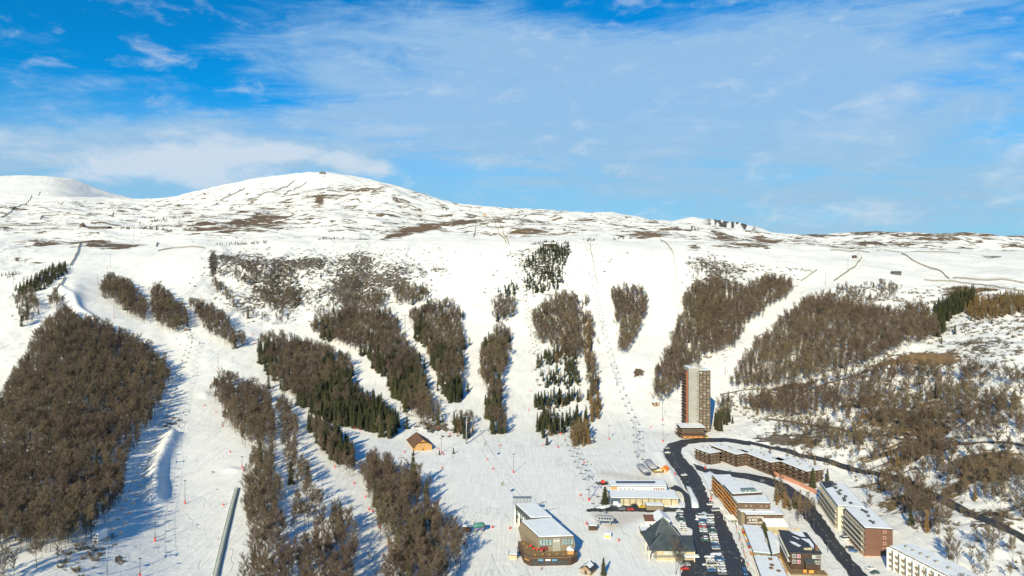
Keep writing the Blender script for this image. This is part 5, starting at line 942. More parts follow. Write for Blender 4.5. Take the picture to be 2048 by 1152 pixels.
# ------------------------------------------------------------ lift hoods, pylons, cables, chairs
def hood(name, label, a, b_, w, z, m_, glz=False):
    a, b_ = Vector(a), Vector(b_); c_ = (a + b_) / 2; L_ = (b_ - a).length; ang = math.atan2(b_.y - a.y, b_.x - a.x); rt = empty(name, (0, 0, 0), 0, label, 'lift station')
    prof = [(-w / 2, z + .9), (-w * .42, z), (w * .42, z), (w / 2, z + .9), (w * .36, z + 2.1), (0, z + 2.5), (-w * .36, z + 2.1)]; mb = MB(); ends = []
    secs = [(-L_ / 2, .7), (-L_ / 2 + 1.2, 1), (L_ / 2 - 1.2, 1), (L_ / 2, .72)]; n = len(prof)
    vs = [(x_, yy * k, z + (zz - z) * k) for x_, k in secs for yy, zz in prof]; fs = [(i * n + j, i * n + (j + 1) % n, (i + 1) * n + (j + 1) % n, (i + 1) * n + j) for i in range(3) for j in range(n)]; fs += [tuple(range(n - 1, -1, -1)), tuple(range(3 * n, 4 * n))]
    mb.add(vs, fs); mb.build('hood', m_, rt, True)
    if glz:
        for k in range(5): MB().box(-L_ * .36 + k * L_ * .15, -L_ * .36 + k * L_ * .15 + L_ * .11, -w * .47, -w * .36, z + 1.1, z + 2.0).build('window', GLASS, rt)
    for x_ in (-L_ * .3, L_ * .3): MB().box(x_ - .45, x_ + .45, -.6, .6, -1, z + .3).build('leg', STEEL, rt)
    mb = MB(); mb.bar((L_ / 2 - .3, 0, z - .25), (L_ / 2 - .3, 0, z + .05), w * .42, w * .42, 16); mb.build('bullwheel', DGREY, rt)
    
    if not glz: MB().box(-L_ * .42, L_ * .42, -w * .47, -w * .43, z - .5, z - .2).box(-L_ * .42, L_ * .42, w * .43, w * .47, z - .5, z - .2).build('rail', mat('violet_trim', (.30, .18, .40), .5, .1, 1), rt)
    rt.location = (c_.x, c_.y, 0); rt.rotation_euler[2] = ang; return rt
HD = mat('grey_hood', (.36, .37, .39), .5, .06, .5)
hood('chairlift_terminal', 'long grey lift hood with violet trim, left of the twin pair', (96.4, 503), (98.2, 487), 5.6, 3.4, HD); hood('chairlift_terminal', 'long grey lift hood, right and farther of the twin pair', (104.3, 514), (105.4, 495), 5.6, 3.6, HD)
hood('glazed_lift_station', 'grey lift station with dark slanted glazing on the open snow', (50, 398), (60.5, 397), 5.2, 3.2, HD, True)
hood('green_lift_terminal', 'small green chairlift terminal in the shade of the lower wood', (-22.5, 386), (-16, 388), 3.4, 3.2, GREEN)
x, y = fp(1184, 886); hood('small_lift_terminal', 'small pale lift terminal beside the larches on the middle mound', (x - 3, y), (x + 1, y - 3), 3, 3, STEEL)
def pylon(name, label, base, h, arm, r, m_=STEEL, cat='lift pylon', group=None, ang=0.0, basem=None, bonus=True):
    rt = empty(name, (0, 0, 0), 0, label, cat, group); MB().bar((0, 0, -2), (0, 0, h), r, r * .62, 8).build('mast', m_, rt, True)
    MB().box(-arm, arm, -.22, .22, h - .45, h).build('crossarm', m_, rt)
    for s_ in (-1, 1): mb = MB(); mb.box(s_ * arm - .12, s_ * arm + .12, -1.6, 1.6, h - .95, h - .6); [mb.bar((s_ * arm - .16, y_, h - 1.0), (s_ * arm + .16, y_, h - 1.0), .25, .25, 8) for y_ in (-1.3, -.65, 0, .65, 1.3)]; mb.build('sheave_train', DGREY, rt)
    if bonus: mb = MB(); mb.bar((-arm * .5, 0, h), (-arm * .5, 0, h + 1.3), .07, .07, 4).bar((arm * .5, 0, h), (arm * .5, 0, h + 1.3), .07, .07, 4).bar((-arm * .5, 0, h + 1.3), (arm * .5, 0, h + 1.3), .07, .07, 4); mb.build('maintenance_frame', m_, rt)
    if basem: MB().bar((0, 0, -.5), (0, 0, 1.6), r * 2.0, r * 2.0, 10).build('padding', basem, rt)
    rt.location = base; rt.rotation_euler[2] = ang; return rt
def lift(desc, pts, arm, r, chair, dz, every, start=None, end=None, group=None, pname='lift_pylon', basem=None, pm=STEEL):
    """pts: (base px, base py, height m). Pylons, two cables, hanging chairs."""
    P_ = [(gpx(a, b_), h) for a, b_, h in pts]; tops = []
    for i, (p, h) in enumerate(P_):
        nx_ = P_[min(i + 1, len(P_) - 1)][0] - P_[max(i - 1, 0)][0]; ang = math.atan2(nx_.y, nx_.x) - math.pi / 2
        far = 'nearest' if i == 0 else '%s from the bottom' % ORD[i + 1]; lab = '%s pylon of the %s, %s' % ('tall' if h > 16 else 'steel', desc, far if i else 'lowest of them')
        pylon(pname, lab, p, h, arm, r, pm, ang=ang, group='pylons of the ' + desc, basem=basem); tops.append((p + Vector((0, 0, h)), ang))
    nodes = ([start] if start else []) + [t_[0] for t_ in tops] + ([end] if end else []); angs = ([tops[0][1]] if start else []) + [t_[1] for t_ in tops] + ([tops[-1][1]] if end else [])
    k = 0
    for s_ in (-1, 1):
        mb = MB(); off = [n + Vector((math.cos(a), math.sin(a), 0)) * arm * s_ - Vector((0, 0, .75)) for n, a in zip(nodes, angs)]; dist = every * (.25 if s_ < 0 else .75); run = 0
        for a, b_ in zip(off[:-1], off[1:]):
            L_ = (b_ - a).length; sag = L_ * .018; prev = a; cp = lambda t_: a.lerp(b_, t_) - Vector((0, 0, 4 * sag * t_ * (1 - t_)))
            for q_ in range(1, 9): c_ = cp(q_ / 8); mb.bar(prev, c_, .055, .055, 3); prev = c_
            while dist < run + L_:
                t_ = (dist - run) / L_
                if .04 < t_ < .96: k += 1; ch_ = chair_obj(chair, k == 1, desc, s_, k); ch_.location = cp(t_); d_ = b_ - a; ch_.rotation_euler[2] = math.atan2(d_.y, d_.x) - math.pi / 2 + (math.pi if s_ < 0 else 0)
                dist += every
            run += L_
        tag(mb.build('lift_cable', DGREY), '%s cable of the %s' % ('left' if s_ < 0 else 'right', desc), 'cable')
    return tops
CHM = {}
def chair_obj(kind, first, desc, s_, k):
    if kind not in CHM:
        mb = MB(); mb.bar((0, 0, 0), (0, 0, -1.1), .05, .05, 4)
        if kind == 'gondola':
            body = MB(); body.prism([(-.9, -1), (.9, -1), (.9, 1), (-.9, 1)], -3.1, -1.2, 0, q2=[(-.7, -.75), (.7, -.75), (.7, .75), (-.7, .75)]); CHM[kind] = [('hanger', mb.mesh('hanger', STEEL)), ('cabin', body.mesh('cabin', GREYC))]
            w_ = MB(); w_.prism([(-.95, -.8), (.95, -.8), (.95, .8), (-.95, .8)], -2.5, -1.7, 0, q2=[(-.86, -.75), (.86, -.75), (.86, .75), (-.86, .75)]); CHM[kind].append(('window', w_.mesh('window', GLASS)))
        else:
            mb.box(-1.0, 1.0, -.05, .05, -1.15, -1.05); mb.bar((-1, 0, -1.1), (-1, 0, -2.3), .05, .05, 4).bar((1, 0, -1.1), (1, 0, -2.3), .05, .05, 4)
            st_ = MB(); st_.box(-1.0, 1.0, -.5, .05, -2.42, -2.3); bk = MB(); bk.box(-1.0, 1.0, .06, .14, -2.3, -1.75); CHM[kind] = [('hanger', mb.mesh('hanger', STEEL)), ('seat', st_.mesh('seat', DGREY)), ('backrest', bk.mesh('backrest', DGREY))]
    rt = empty('lift_chair' if kind != 'gondola' else 'gondola_cabin', (0, 0, 0), 0, '%s %s hanging on the %s side of the %s, %s from the bottom' % ('grey' if kind == 'gondola' else 'empty', 'gondola cabin' if kind == 'gondola' else 'chair', 'left' if s_ < 0 else 'right', desc, ORD[min(k_(desc, s_), 30)]), 'gondola cabin' if kind == 'gondola' else 'lift chair', 'seats of the ' + desc)
    for nm_, me in CHM[kind]: o = bpy.data.objects.new(nm_, me); COL.objects.link(o); o.parent = rt
    return rt
KC = {}
def k_(d_, s_): KC[(d_, s_)] = KC.get((d_, s_), 0) + 1; return KC[(d_, s_)]
lift('gondola line', [(933, 888, 24), (810, 666, 24), (720, 478, 22), (682, 431, 26), (659, 386, 26)], 3.6, .62, 'gondola', 0, 160, start=Vector((8, 404, 12.5)), end=gpx(645, 347.5) + Vector((0, 0, 7)))
lift('lower left chairlift', [(214, 1150, 14), (295, 938, 13), (334, 836, 13), (361, 761, 13), (382, 696, 13)], 2.2, .26, 'chair', 0, 17, start=Vector((-212, 262, 22)), end=gpx(376, 664) + Vector((0, 0, 5)))
lift('lower middle chairlift', [(1178, 1001, 15), (1121, 868, 16), (1061, 673, 13), (1052, 604, 12)], 2.4, .32, 'chair', 0, 15, start=Vector((55, 399, 5.0)), end=gpx(1046, 582) + Vector((0, 0, 5)), basem=RED)
lift('right chairlift', [(1274, 917, 13), (1272, 878, 15), (1233, 771, 14), (1205, 661, 13), (1185, 574, 12)], 2.4, .32, 'chair', 0, 21, start=Vector((97, 500, 5)), end=gpx(1174, 492) + Vector((0, 0, 5)))
for i, (a, b_, h, d_) in enumerate([(564, 782, 12, 'beside the mixed wood at the left'), (1106, 866, 15, 'just left of the second pylon of the middle chairlift'), (803, 944, 11, 'beside the tall spruce of the lower wood'), (533, 870, 9, 'in the gap beside the narrow bare strip'), (550, 862, 9, 'at the narrow strip, upper one of the gap'), (563, 1025, 9, 'in the gap by the round bare clump'), (585, 1030, 9, 'left of the round bare clump'),
        (739, 490, 16, 'on the upland under the gondola line'), (134, 460, 18, 'beside the low upland building'), (112, 461, 18, 'left of the low upland building'), (223, 459, 16, 'right of the low upland building'), (28, 560, 18, 'near the dark conifers at the left edge'), (85, 480, 14, 'on the left upland'), (267, 480, 12, 'above the brown crest'), (380, 430, 14, 'below the highest summit'), (560, 416, 14, 'under the long upland bank'), (1165, 480, 14, 'on the crest right of the spruce plantation'), (1181, 494, 16, 'at the head of the curved fence')]):
    pylon('lift_pylon', 'steel lift pylon ' + d_, gpx(a, b_), h, 2.0, .3, STEEL, ang=.2, group='single lift pylons')
# lamp posts and snow making masts
LP = [(370, 1008, 46), (310, 1083, 50), (280, 1156, 38), (436, 738, 30), (228, 636, 24), (1027, 946, 37), (1116, 896, 32), (1325, 842, 36), (1326, 884, 34), (1218, 880, 28), (195, 572, 24), (215, 556, 22), (27, 580, 26), (68, 542, 18), (221, 528, 20), (40, 532, 20), (1450, 749, 28), (1651, 570, 24), (1603, 606, 20), (1696, 542, 22), (1716, 519, 14), (1167, 595, 20), (1352, 590, 18), (1358, 570, 18), (1378, 492, 10), (1176, 549, 20), (1193, 480, 10), (882, 862, 0), (883, 906, 34), (888, 795, 0), (1005, 800, 22), (1004, 828, 22), (1012, 850, 20), (1008, 770, 16), (484, 936, 22), (1432, 970, 18), (1422, 1000, 18), (1627, 1059, 20), (1656, 1104, 22), (1706, 1148, 18), (1410, 938, 18), (1350, 950, 24), (1460, 960, 18)]
li = 0
for a, b_, hp in LP:
    if hp == 0: continue
    p = gpx(a, b_); h = hp / F * p.y; red = b_ > 600 and a < 1500; li += 1
    where = ('%s of the photo' % ('far left' if a < 300 else 'left' if a < 700 else 'middle' if a < 1250 else 'right of centre' if a < 1500 else 'right')); hgt = ('on the high snowfields' if b_ < 600 else 'on the middle slopes' if b_ < 860 else 'on the lower ground')
    rt = empty('lamp_post', (0, 0, 0), 0, 'thin mast%s %s, %s of those %s' % (' with red foot' if red else '', hgt, ORD[k_('lamp' + where + hgt, red)], where.replace(' of the photo', '')), 'lamp post', 'masts along the pistes'); MB().bar((0, 0, -1), (0, 0, h), .17, .10, 6).build('mast', DGREY, rt)
    MB().box(-.75, .75, -.25, .25, h, h + .45).build('lamp_head', DGREY, rt)
    if red: MB().bar((0, 0, -.3), (0, 0, 2.2), .42, .42, 8).build('padding', RED, rt)
    rt.location = p; rt['where'] = (a, b_)
# snow cannons
SG = [(409, 812), (432, 825), (446, 854), (460, 905), (488, 942), (447, 1011), (445, 652), (505, 670), (512, 688), (518, 725), (526, 772), (545, 778), (677, 690), (720, 706), (749, 738), (778, 780), (709, 858), (720, 860), (632, 876), (670, 935), (708, 968), (731, 995), (738, 1020), (745, 1024), (759, 1054), (777, 1090), (809, 905), (876, 898), (887, 910), (884, 937), (986, 939), (974, 920), (1058, 705), (1063, 744), (1061, 783), (1058, 820), (999, 774), (1000, 892), (1085, 892), (1173, 1049), (1237, 1083), (1161, 992), (1168, 926), (1216, 527 + 110), (1233, 668), (1236, 640), (1330, 697), (1300, 788), (1302, 855), (1475, 722), (352, 678), (360, 690), (383, 686), (297, 680), (243, 554), (221, 533), (1172, 867), (1362, 604), (1362, 632), (876, 856), (900, 868), (1020, 1058), (985, 1056), (1506, 797), (1906, 735), (1780, 556 - 40), (1715, 510), (980, 446), (1280, 516 + 120)]
gun = None
for i, (a, b_) in enumerate(SG):
    p = gpx(a, b_)
    if gun is None:
        gun = empty('snow_cannon', (0, 0, 0), 0, 'x', 'snow cannon', 'snow cannons along the piste edges'); mb = MB(); mb.prism([(-.75, -.75), (.75, -.75), (.75, .75), (-.75, .75)], -.4, 1.5, q2=[(-.5, -.5), (.5, -.5), (.5, .5), (-.5, .5)]); mb.build('padded_base', RED, gun)
        MB().bar((0, 0, 1.5), (0, 0, 2.2), .1, .1, 6).build('stand', STEEL, gun); mb = MB(); mb.bar((0, .5, 2.2), (0, -.8, 2.6), .42, .5, 10); mb.build('fan_barrel', mat('orange_barrel', (.7, .16, .05), .5, .1, 1), gun); g_ = gun
    else: g_ = copy_tree(gun)
    g_.location = p; g_.scale = (.62, .62, .62); g_.rotation_euler[2] = random.uniform(0, 6.28)
    side_ = 'far left' if a < 350 else 'left' if a < 620 else 'left of centre' if a < 900 else 'middle' if a < 1200 else 'right of centre' if a < 1500 else 'right'; row_ = 'top' if b_ < 560 else 'upper' if b_ < 700 else 'middle' if b_ < 860 else 'lower' if b_ < 1000 else 'bottom'
    key = ('gun', side_, row_); KC[key] = KC.get(key, 0) + 1
    g_['label'] = 'red snow cannon on the %s slopes, %s, %s of its stretch' % (row_, side_, ORD[KC[key]])
# snow fences on the uplands
SF = [([(1180, 487), (1181, 500), (1188, 530), (1190, 550), (1196, 571)], 2.6, 'curved slatted fence down the piste right of the spruce plantation'), ([(1320, 478), (1335, 490), (1347, 510), (1350, 530), (1352, 566)], 2.6, 'hooked slatted fence along the wide piste edge'), ([(1724, 515), (1712, 533), (1690, 548), (1668, 563)], 3, 'straight snow fence left of the upland cabin'),
      ([(1803, 508), (1825, 522), (1849, 533), (1872, 540), (1886, 547), (1898, 559)], 3, 'long bent snow fence right of the upland cabin'), ([(1906, 557), (1960, 561), (2048, 567), (2150, 575)], 2.6, 'netting fence running off the right edge'), ([(1661, 501), (1700, 504), (1739, 505)], 2.6, 'short snow fence above the lift hut on the right upland'), ([(1634, 541), (1618, 552), (1602, 563)], 2.4, 'snow fence on the rim of the right hand piste'),
      ([(1768, 501), (1840, 504), (1920, 507)], 2.2, 'level snow fence on the far right upland'), ([(160, 486), (155, 505), (148, 520), (140, 532)], 3.2, 'steep dark fence on the crest at the left'), ([(130, 556), (118, 572), (108, 586)], 2.6, 'short dark fence beside the left conifers'), ([(983, 431), (990, 445), (996, 460), (1005, 475), (1012, 488)], 2.6, 'left rail of the fenced strip below the ridge hut'), ([(990, 431), (999, 447), (1006, 462), (1014, 478), (1018, 490)], 2.6, 'right rail of the fenced strip below the ridge hut'),
      ([(80, 440), (84, 432), (118, 430)], 3.2, 'hooked snow fence on the far left upland'), ([(0, 452), (40, 453), (83, 451)], 3, 'level snow fence at the left edge of the upland'), ([(125, 430), (170, 431), (200, 429)], 2.6, 'faint snow fence right of the hooked one'), ([(3, 436), (40, 413), (60, 400), (80, 384)], 3, 'long fence climbing the far left hill'), ([(440, 402), (465, 390), (490, 376)], 4, 'snow fence on the shoulder of the summit'), ([(568, 390), (590, 377), (614, 364)], 4, 'upper snow fence on the summit shoulder'),
      ([(947, 475), (951, 455)], 3, 'short upright fence on the middle upland'), ([(316, 503), (345, 497), (410, 497)], 2.6, 'low fence along the rim of the rock bowl'), ([(312, 494), (316, 486)], 3, 'stub of fence above the rock bowl'), ([(222, 435), (226, 424)], 3, 'small upright fence on the left upland'), ([(1848, 561), (1900, 563), (1960, 570), (2010, 578), (2048, 584)], 2.2, 'low fence over the rust coloured larches'), ([(495, 402), (545, 384), (590, 360)], 4, 'thin fence line up the summit slope')]
for pts, h, lab in SF:
    c_ = wpath(pts); c_ = resamp(c_, max(6, int(np.hypot(*np.diff(c_, axis=0).T).sum() / 5))); rt = empty('snow_fence', (c_[0][0], c_[0][1], gz(*c_[0])), 0, lab, 'snow fence'); mb = MB(rt.location); pm_ = MB(rt.location)
    for i in range(len(c_)):
        z = gz(*c_[i]); pm_.box(c_[i][0] - .12, c_[i][0] + .12, c_[i][1] - .12, c_[i][1] + .12, z - .5, z + h + .1)
        if i:
            a, b_ = c_[i - 1], c_[i]; za, zb = gz(*a), z; off = Vector((0, -.14, 0))
            for k in range(5):
                t0, t1 = .08 + k * .19, .08 + k * .19 + .13; A_, B_ = Vector((*a, za)), Vector((*b_, zb)); u_ = Vector((0, 0, h)); v_ = [A_ + u_ * t0, B_ + u_ * t0, B_ + u_ * t1, A_ + u_ * t1]; mb.add(v_ + [q_ + Vector((.05, .08, 0)) for q_ in v_], [(0, 1, 2, 3), (7, 6, 5, 4), (3, 2, 6, 7), (1, 0, 4, 5)])
    mb.build('slatted_panel', NETM, rt); po = pm_.build('posts', NETM, rt); po['kind'] = 'stuff'

# ------------------------------------------------------------ covered conveyor
tp = wpath([(474, 979), (463, 1020), (452, 1065), (442, 1108), (432, 1152), (420, 1215)]); tp = resamp(tp, 60)
cv = empty('covered_conveyor', (tp[0][0], tp[0][1], gz(*tp[0])), 0, 'long ribbed tunnel over the conveyor lift on the lower left piste', 'conveyor lift'); body = MB(cv.location); n = 9; rows = []
def ringp(i, rad, k0=0):
    t_ = np.gradient(tp, axis=0)[i]; t_ = t_ / np.hypot(*t_); nn = Vector((-t_[1], t_[0], 0)); c_ = Vector((*tp[i], gz(*tp[i]))); return [c_ + nn * math.cos(math.pi * j / (n - 1)) * rad + Vector((0, 0, math.sin(math.pi * j / (n - 1)) * rad * 1.15 - (.4 if j in (0, n - 1) else 0))) for j in range(n)]
vs = [];
for i in range(60): vs += ringp(i, 1.35)
body.add(vs, [(i * n + j, i * n + j + 1, (i + 1) * n + j + 1, (i + 1) * n + j) for i in range(59) for j in range(n - 1)] + [tuple(range(n)), tuple(range(59 * n, 60 * n))][::1]); body.build('cover', mat('clear_cover', (.72, .72, .68), .35, .1, 1), cv, True)
for i in range(0, 60, 1):
    if i % 1 == 0: r_ = ringp(i, 1.46); mb = MB(cv.location); mb.path(r_, .2, 4); mb.build('hoop', mat('dark_green_steel', (.05, .085, .07), .6, .1, 1), cv)
x0, x1 = Vector((*tp[0], gz(*tp[0]))), Vector((*tp[-1], gz(*tp[-1])))

# ------------------------------------------------------------ cars
def car_meshes(kind):
    L_, Wd, H_ = {'car': (4.3, 1.75, 1.45), 'van': (5.2, 1.95, 2.2)}[kind]; h = Wd / 2
    pr = [(-L_ / 2, .35), (-L_ / 2, .85), (-L_ * .27, 1.0), (L_ / 2 - .15, 1.05), (L_ / 2, .8), (L_ / 2, .35)] if kind == 'car' else [(-L_ / 2, .4), (-L_ / 2, 1.0), (-L_ * .36, 1.2), (L_ / 2, 1.3), (L_ / 2, .4)]
    def extr(pf, w0, w1=None):
        w1 = w1 or w0; n = len(pf); mb = MB(); zs = [p[1] for p in pf]; zl, zh = min(zs), max(zs); wf = lambda z: w0 + (w1 - w0) * (z - zl) / (zh - zl)
        mb.add([(x_, -wf(z_), z_) for x_, z_ in pf] + [(x_, wf(z_), z_) for x_, z_ in pf], [tuple(range(n)), tuple(range(2 * n - 1, n - 1, -1))] + [(i, i + n, (i + 1) % n + n, (i + 1) % n) for i in range(n)]); return mb
    body = extr(pr, h, h * .94)
    cp = [(-L_ * .25, 1.0), (-L_ * .12, H_ - .06), (L_ * .30, H_ - .06), (L_ * .43, 1.05)] if kind == 'car' else [(-L_ * .35, 1.2), (-L_ * .24, H_ - .06), (L_ * .49, H_ - .06), (L_ * .5, 1.3)]
    cab = extr(cp, h * .92, h * .74); rf = MB(); rf.box(cp[1][0] - .02, cp[2][0] + .03, -h * .76, h * .76, H_ - .058, H_)
    wh = MB(); wh.bar((0, -.11, 0), (0, .11, 0), .33, .33, 12); wh.bar((0, -.125, 0), (0, .125, 0), .18, .18, 8, 1)
    lamp = MB(); lamp.box(-L_ / 2 - .03, -L_ / 2 + .1, -.16, .16, .62, .8)
    return body, cab, rf, wh, lamp, L_, h
CM = {}
def car_at(kind, paint, x, y, ang, label, group=None, snow=False, z=None):
    key = (kind, paint.name)
    if key not in CM:
        b0, c0, r0, w0, l0, L_, h = car_meshes(kind); CM[key] = (b0.mesh('car_body', paint), c0.mesh('car_glass', GLASS), r0.mesh('car_roof', paint), w0.mesh('wheel', [RUBBER, STEEL]), l0.mesh('headlight', LGLASS), L_, h)
    b0, c0, r0, w0, l0, L_, h = CM[key]; rt = empty('parked_' + kind, (x, y, (gz(x, y) + .22) if z is None else z), ang, label, kind, group)
    def ch(nm_, me, loc=(0, 0, 0)): o = bpy.data.objects.new(nm_, me); COL.objects.link(o); o.parent = rt; o.location = loc; return o
    ch('body', b0); ch('glasshouse', c0); ch('roof', RS if snow and 0 else r0)
    for sx_ in (-.31, .31):
        for sy_ in (-1, 1): ch('wheel', w0, (sx_ * L_, sy_ * (h - .08), .33))
    for sy_ in (-1, 1): ch('headlight', l0, (0, sy_ * h * .66, 0))
    if snow:
        if 'cs' not in CM: m_ = MB(); m_.box(-.6, 1.35, -.62, .62, 1.46, 1.60); CM['cs'] = m_.mesh('car_snow', RSNOW)
        ch('snow_cover', CM['cs'])
    return rt
PT = {n_: mat('paint_' + n_, c_, .3, .03, 1, spec=.6) for n_, c_ in {'white': (.78, .78, .76), 'silver': (.45, .46, .47), 'grey': (.18, .19, .20), 'black': (.025, .025, .03), 'red': (.55, .03, .02), 'blue': (.05, .14, .32), 'dark green': (.04, .10, .09), 'beige': (.55, .50, .40), 'yellow': (.75, .50, .03)}.items()}
cols = ['white', 'silver', 'white', 'grey', 'dark green', 'white', 'blue', 'silver', 'black', 'white', 'beige', 'silver', 'white', 'grey']
rnd = random.Random(5)
ROWS = [('left row by the slate hall', [(1359 + k * .9, 1025 + k * 4.6) for k in range(9)]), ('left row of the central block', [(1403 + k * .8, 1041 + k * 4.7) for k in range(10)]), ('right row of the central block', [(1419 + k * 1.0, 1037 + k * 4.8) for k in range(14)]),
        ('left row of the bottom block', [(1420 + k * .8, 1122 + k * 5.4) for k in range(5)]), ('right row of the bottom block', [(1438 + k * 1.1, 1116 + k * 5.6) for k in range(7)])]
for rn, pts in ROWS:
    for k, (a, b_) in enumerate(pts):
        c_ = 'red' if rn.startswith('left row of the central') and k == 3 else cols[(k * 5 + len(rn)) % len(cols)]; x, y = fp(a, b_)
        car_at('van' if (k + len(rn)) % 6 == 0 else 'car', PT[c_], x, y, rnd.choice((0, math.pi)) + rnd.uniform(-.06, .06), '%s %s, %s from the far end of the %s' % (c_, 'van' if (k + len(rn)) % 6 == 0 else 'car', ORD[k + 1], rn), 'cars parked in the ' + rn, snow=(k % 3 != 1) and (k + len(rn)) % 6 != 0)
for a, b_, kind, c_, ang, lab in [(1335, 907, 'car', 'white', 0, 'white car on the outer bend of the road'), (1334, 898, 'car', 'silver', .1, 'silver car at the top of the road bend'), (1368, 952, 'car', 'white', .2, 'white car at the roadside above the lane junction'), (1372, 958, 'car', 'black', 1.2, 'black car at the roadside above the lane junction'), (1377, 965, 'car', 'dark green', 1.1, 'dark green car at the roadside, lowest of three'),
        (1244, 1020, 'car', 'grey', 0, 'grey car in the lane before the tan garage'), (1261, 1021, 'car', 'red', 0, 'red car in the lane before the tan garage'), (1284, 1016, 'car', 'yellow', .1, 'yellow car in the lane beside the delivery shelter'), (1268, 1013, 'car', 'black', .2, 'black car parked in snow before the tan garage'), (1413, 876, 'van', 'yellow', 1.4, 'yellow truck by the foot of the tower'), (1420, 1011, 'car', 'white', .2, 'white car at the corner by the planter'), (1431, 1023, 'van', 'silver', .1, 'silver van beside the snow covered island'), (1400, 1035, 'van', 'white', .1, 'white van at the top of the central parking block'),
        (1688, 1076, 'car', 'dark green', .1, 'dark green car in front of the brown gable block'), (1690, 1081, 'van', 'white', .1, 'white van in front of the brown gable block'), (1700, 1098, 'car', 'black', -.6, 'black car in the bays below the brown gable block'), (1706, 1104, 'car', 'blue', -.6, 'blue car in the bays below the brown gable block'), (1741, 1139, 'car', 'white', 0, 'white car on snow beside the white balcony block'), (1750, 1148, 'car', 'dark green', .1, 'dark green car at the bottom edge by the white balcony block'), (1369, 1140, 'car', 'red', .05, 'dark red car under the bare tree by the slate hall'), (1372, 1132, 'car', 'silver', .05, 'silver car under the bare tree by the slate hall'), (1489, 1148, 'van', 'blue', 1.5, 'blue van in the shopping street at the bottom edge')]:
    x, y = fp(a, b_) if b_ > 900 or True else None; p = gpx(a, b_); car_at(kind, PT[c_], p.x, p.y, ang, lab)
# snow covered islands of the car park
def bank(label, pts, h, name='snow_bank', m_=None, seed=1):
    w = [fp(*p) for p in pts]; c_ = sum((Vector(p) for p in w), Vector((0, 0))) / len(w); mb = MB((c_.x, c_.y, 0)); N_ = len(w); rg = random.Random(seed); w2 = resamp(w + [w[0]], N_ * 6 + 1)[:-1]; vs = []
    for r_, z in ((1.0, 0), (.93, h * .55), (.75, h * .9), (.4, h), ): vs += [(c_.x + (p[0] - c_.x) * r_ + rg.uniform(-.12, .12), c_.y + (p[1] - c_.y) * r_ + rg.uniform(-.12, .12), z + rg.uniform(-.1, .1) * (z > 0)) for p in w2]
    k = len(w2); fs = [(i * k + j, i * k + (j + 1) % k, (i + 1) * k + (j + 1) % k, (i + 1) * k + j) for i in range(3) for j in range(k)]; vs.append((c_.x, c_.y, h)); fs += [(3 * k + j, 3 * k + (j + 1) % k, 4 * k) for j in range(k)]; mb.add(vs, fs); return tag(mb.build(name, m_ or RSNOW, smooth_=True), label, kind='structure')
bank('snow bank on the traffic island at the head of the car park', [(1390, 1040), (1396, 1032), (1408, 1024), (1420, 1032), (1425, 1040), (1408, 1044)], 1.4)
bank('snowy strip between road and orange balconies, upper', [(1404, 948), (1420, 942), (1432, 950), (1436, 965), (1439, 985), (1420, 991), (1412, 970)], .9, seed=2); bank('snowy strip between road and orange balconies, lower', [(1421, 996), (1440, 994), (1449, 1012), (1447, 1018), (1425, 1020)], .9, seed=3)
bank('snow heap beside the lane junction', [(1372, 973), (1381, 976), (1398, 1010), (1398, 1016), (1384, 1017), (1380, 995)], 2.2, seed=4); bank('snow heap before the tan garage, left', [(1232, 1012), (1243, 1009), (1244, 1013), (1238, 1015)], 1.5, seed=5); bank('snow heap before the tan garage, right', [(1303, 1015), (1318, 1008), (1326, 1012), (1318, 1016)], 1.2, seed=6)
bank('snowy island under the spruce by the garage', [(1190, 1017), (1206, 1010), (1222, 1006), (1221, 1014), (1208, 1018)], .9, seed=7); bank('snow ledge of the lane beside the garage', [(1334, 1012), (1352, 1006), (1372, 1003), (1372, 1016), (1340, 1017)], .5, seed=8)
for i, (a, b_) in enumerate(((1420, 1112), (1432, 1107), (1416, 1128))): bank('short snowy kerb between parking blocks, %s' % ORD[i + 1], [(a - 12, b_), (a + 12, b_ - 1), (a + 12, b_ + 3), (a - 12, b_ + 3)], .5, seed=20 + i)

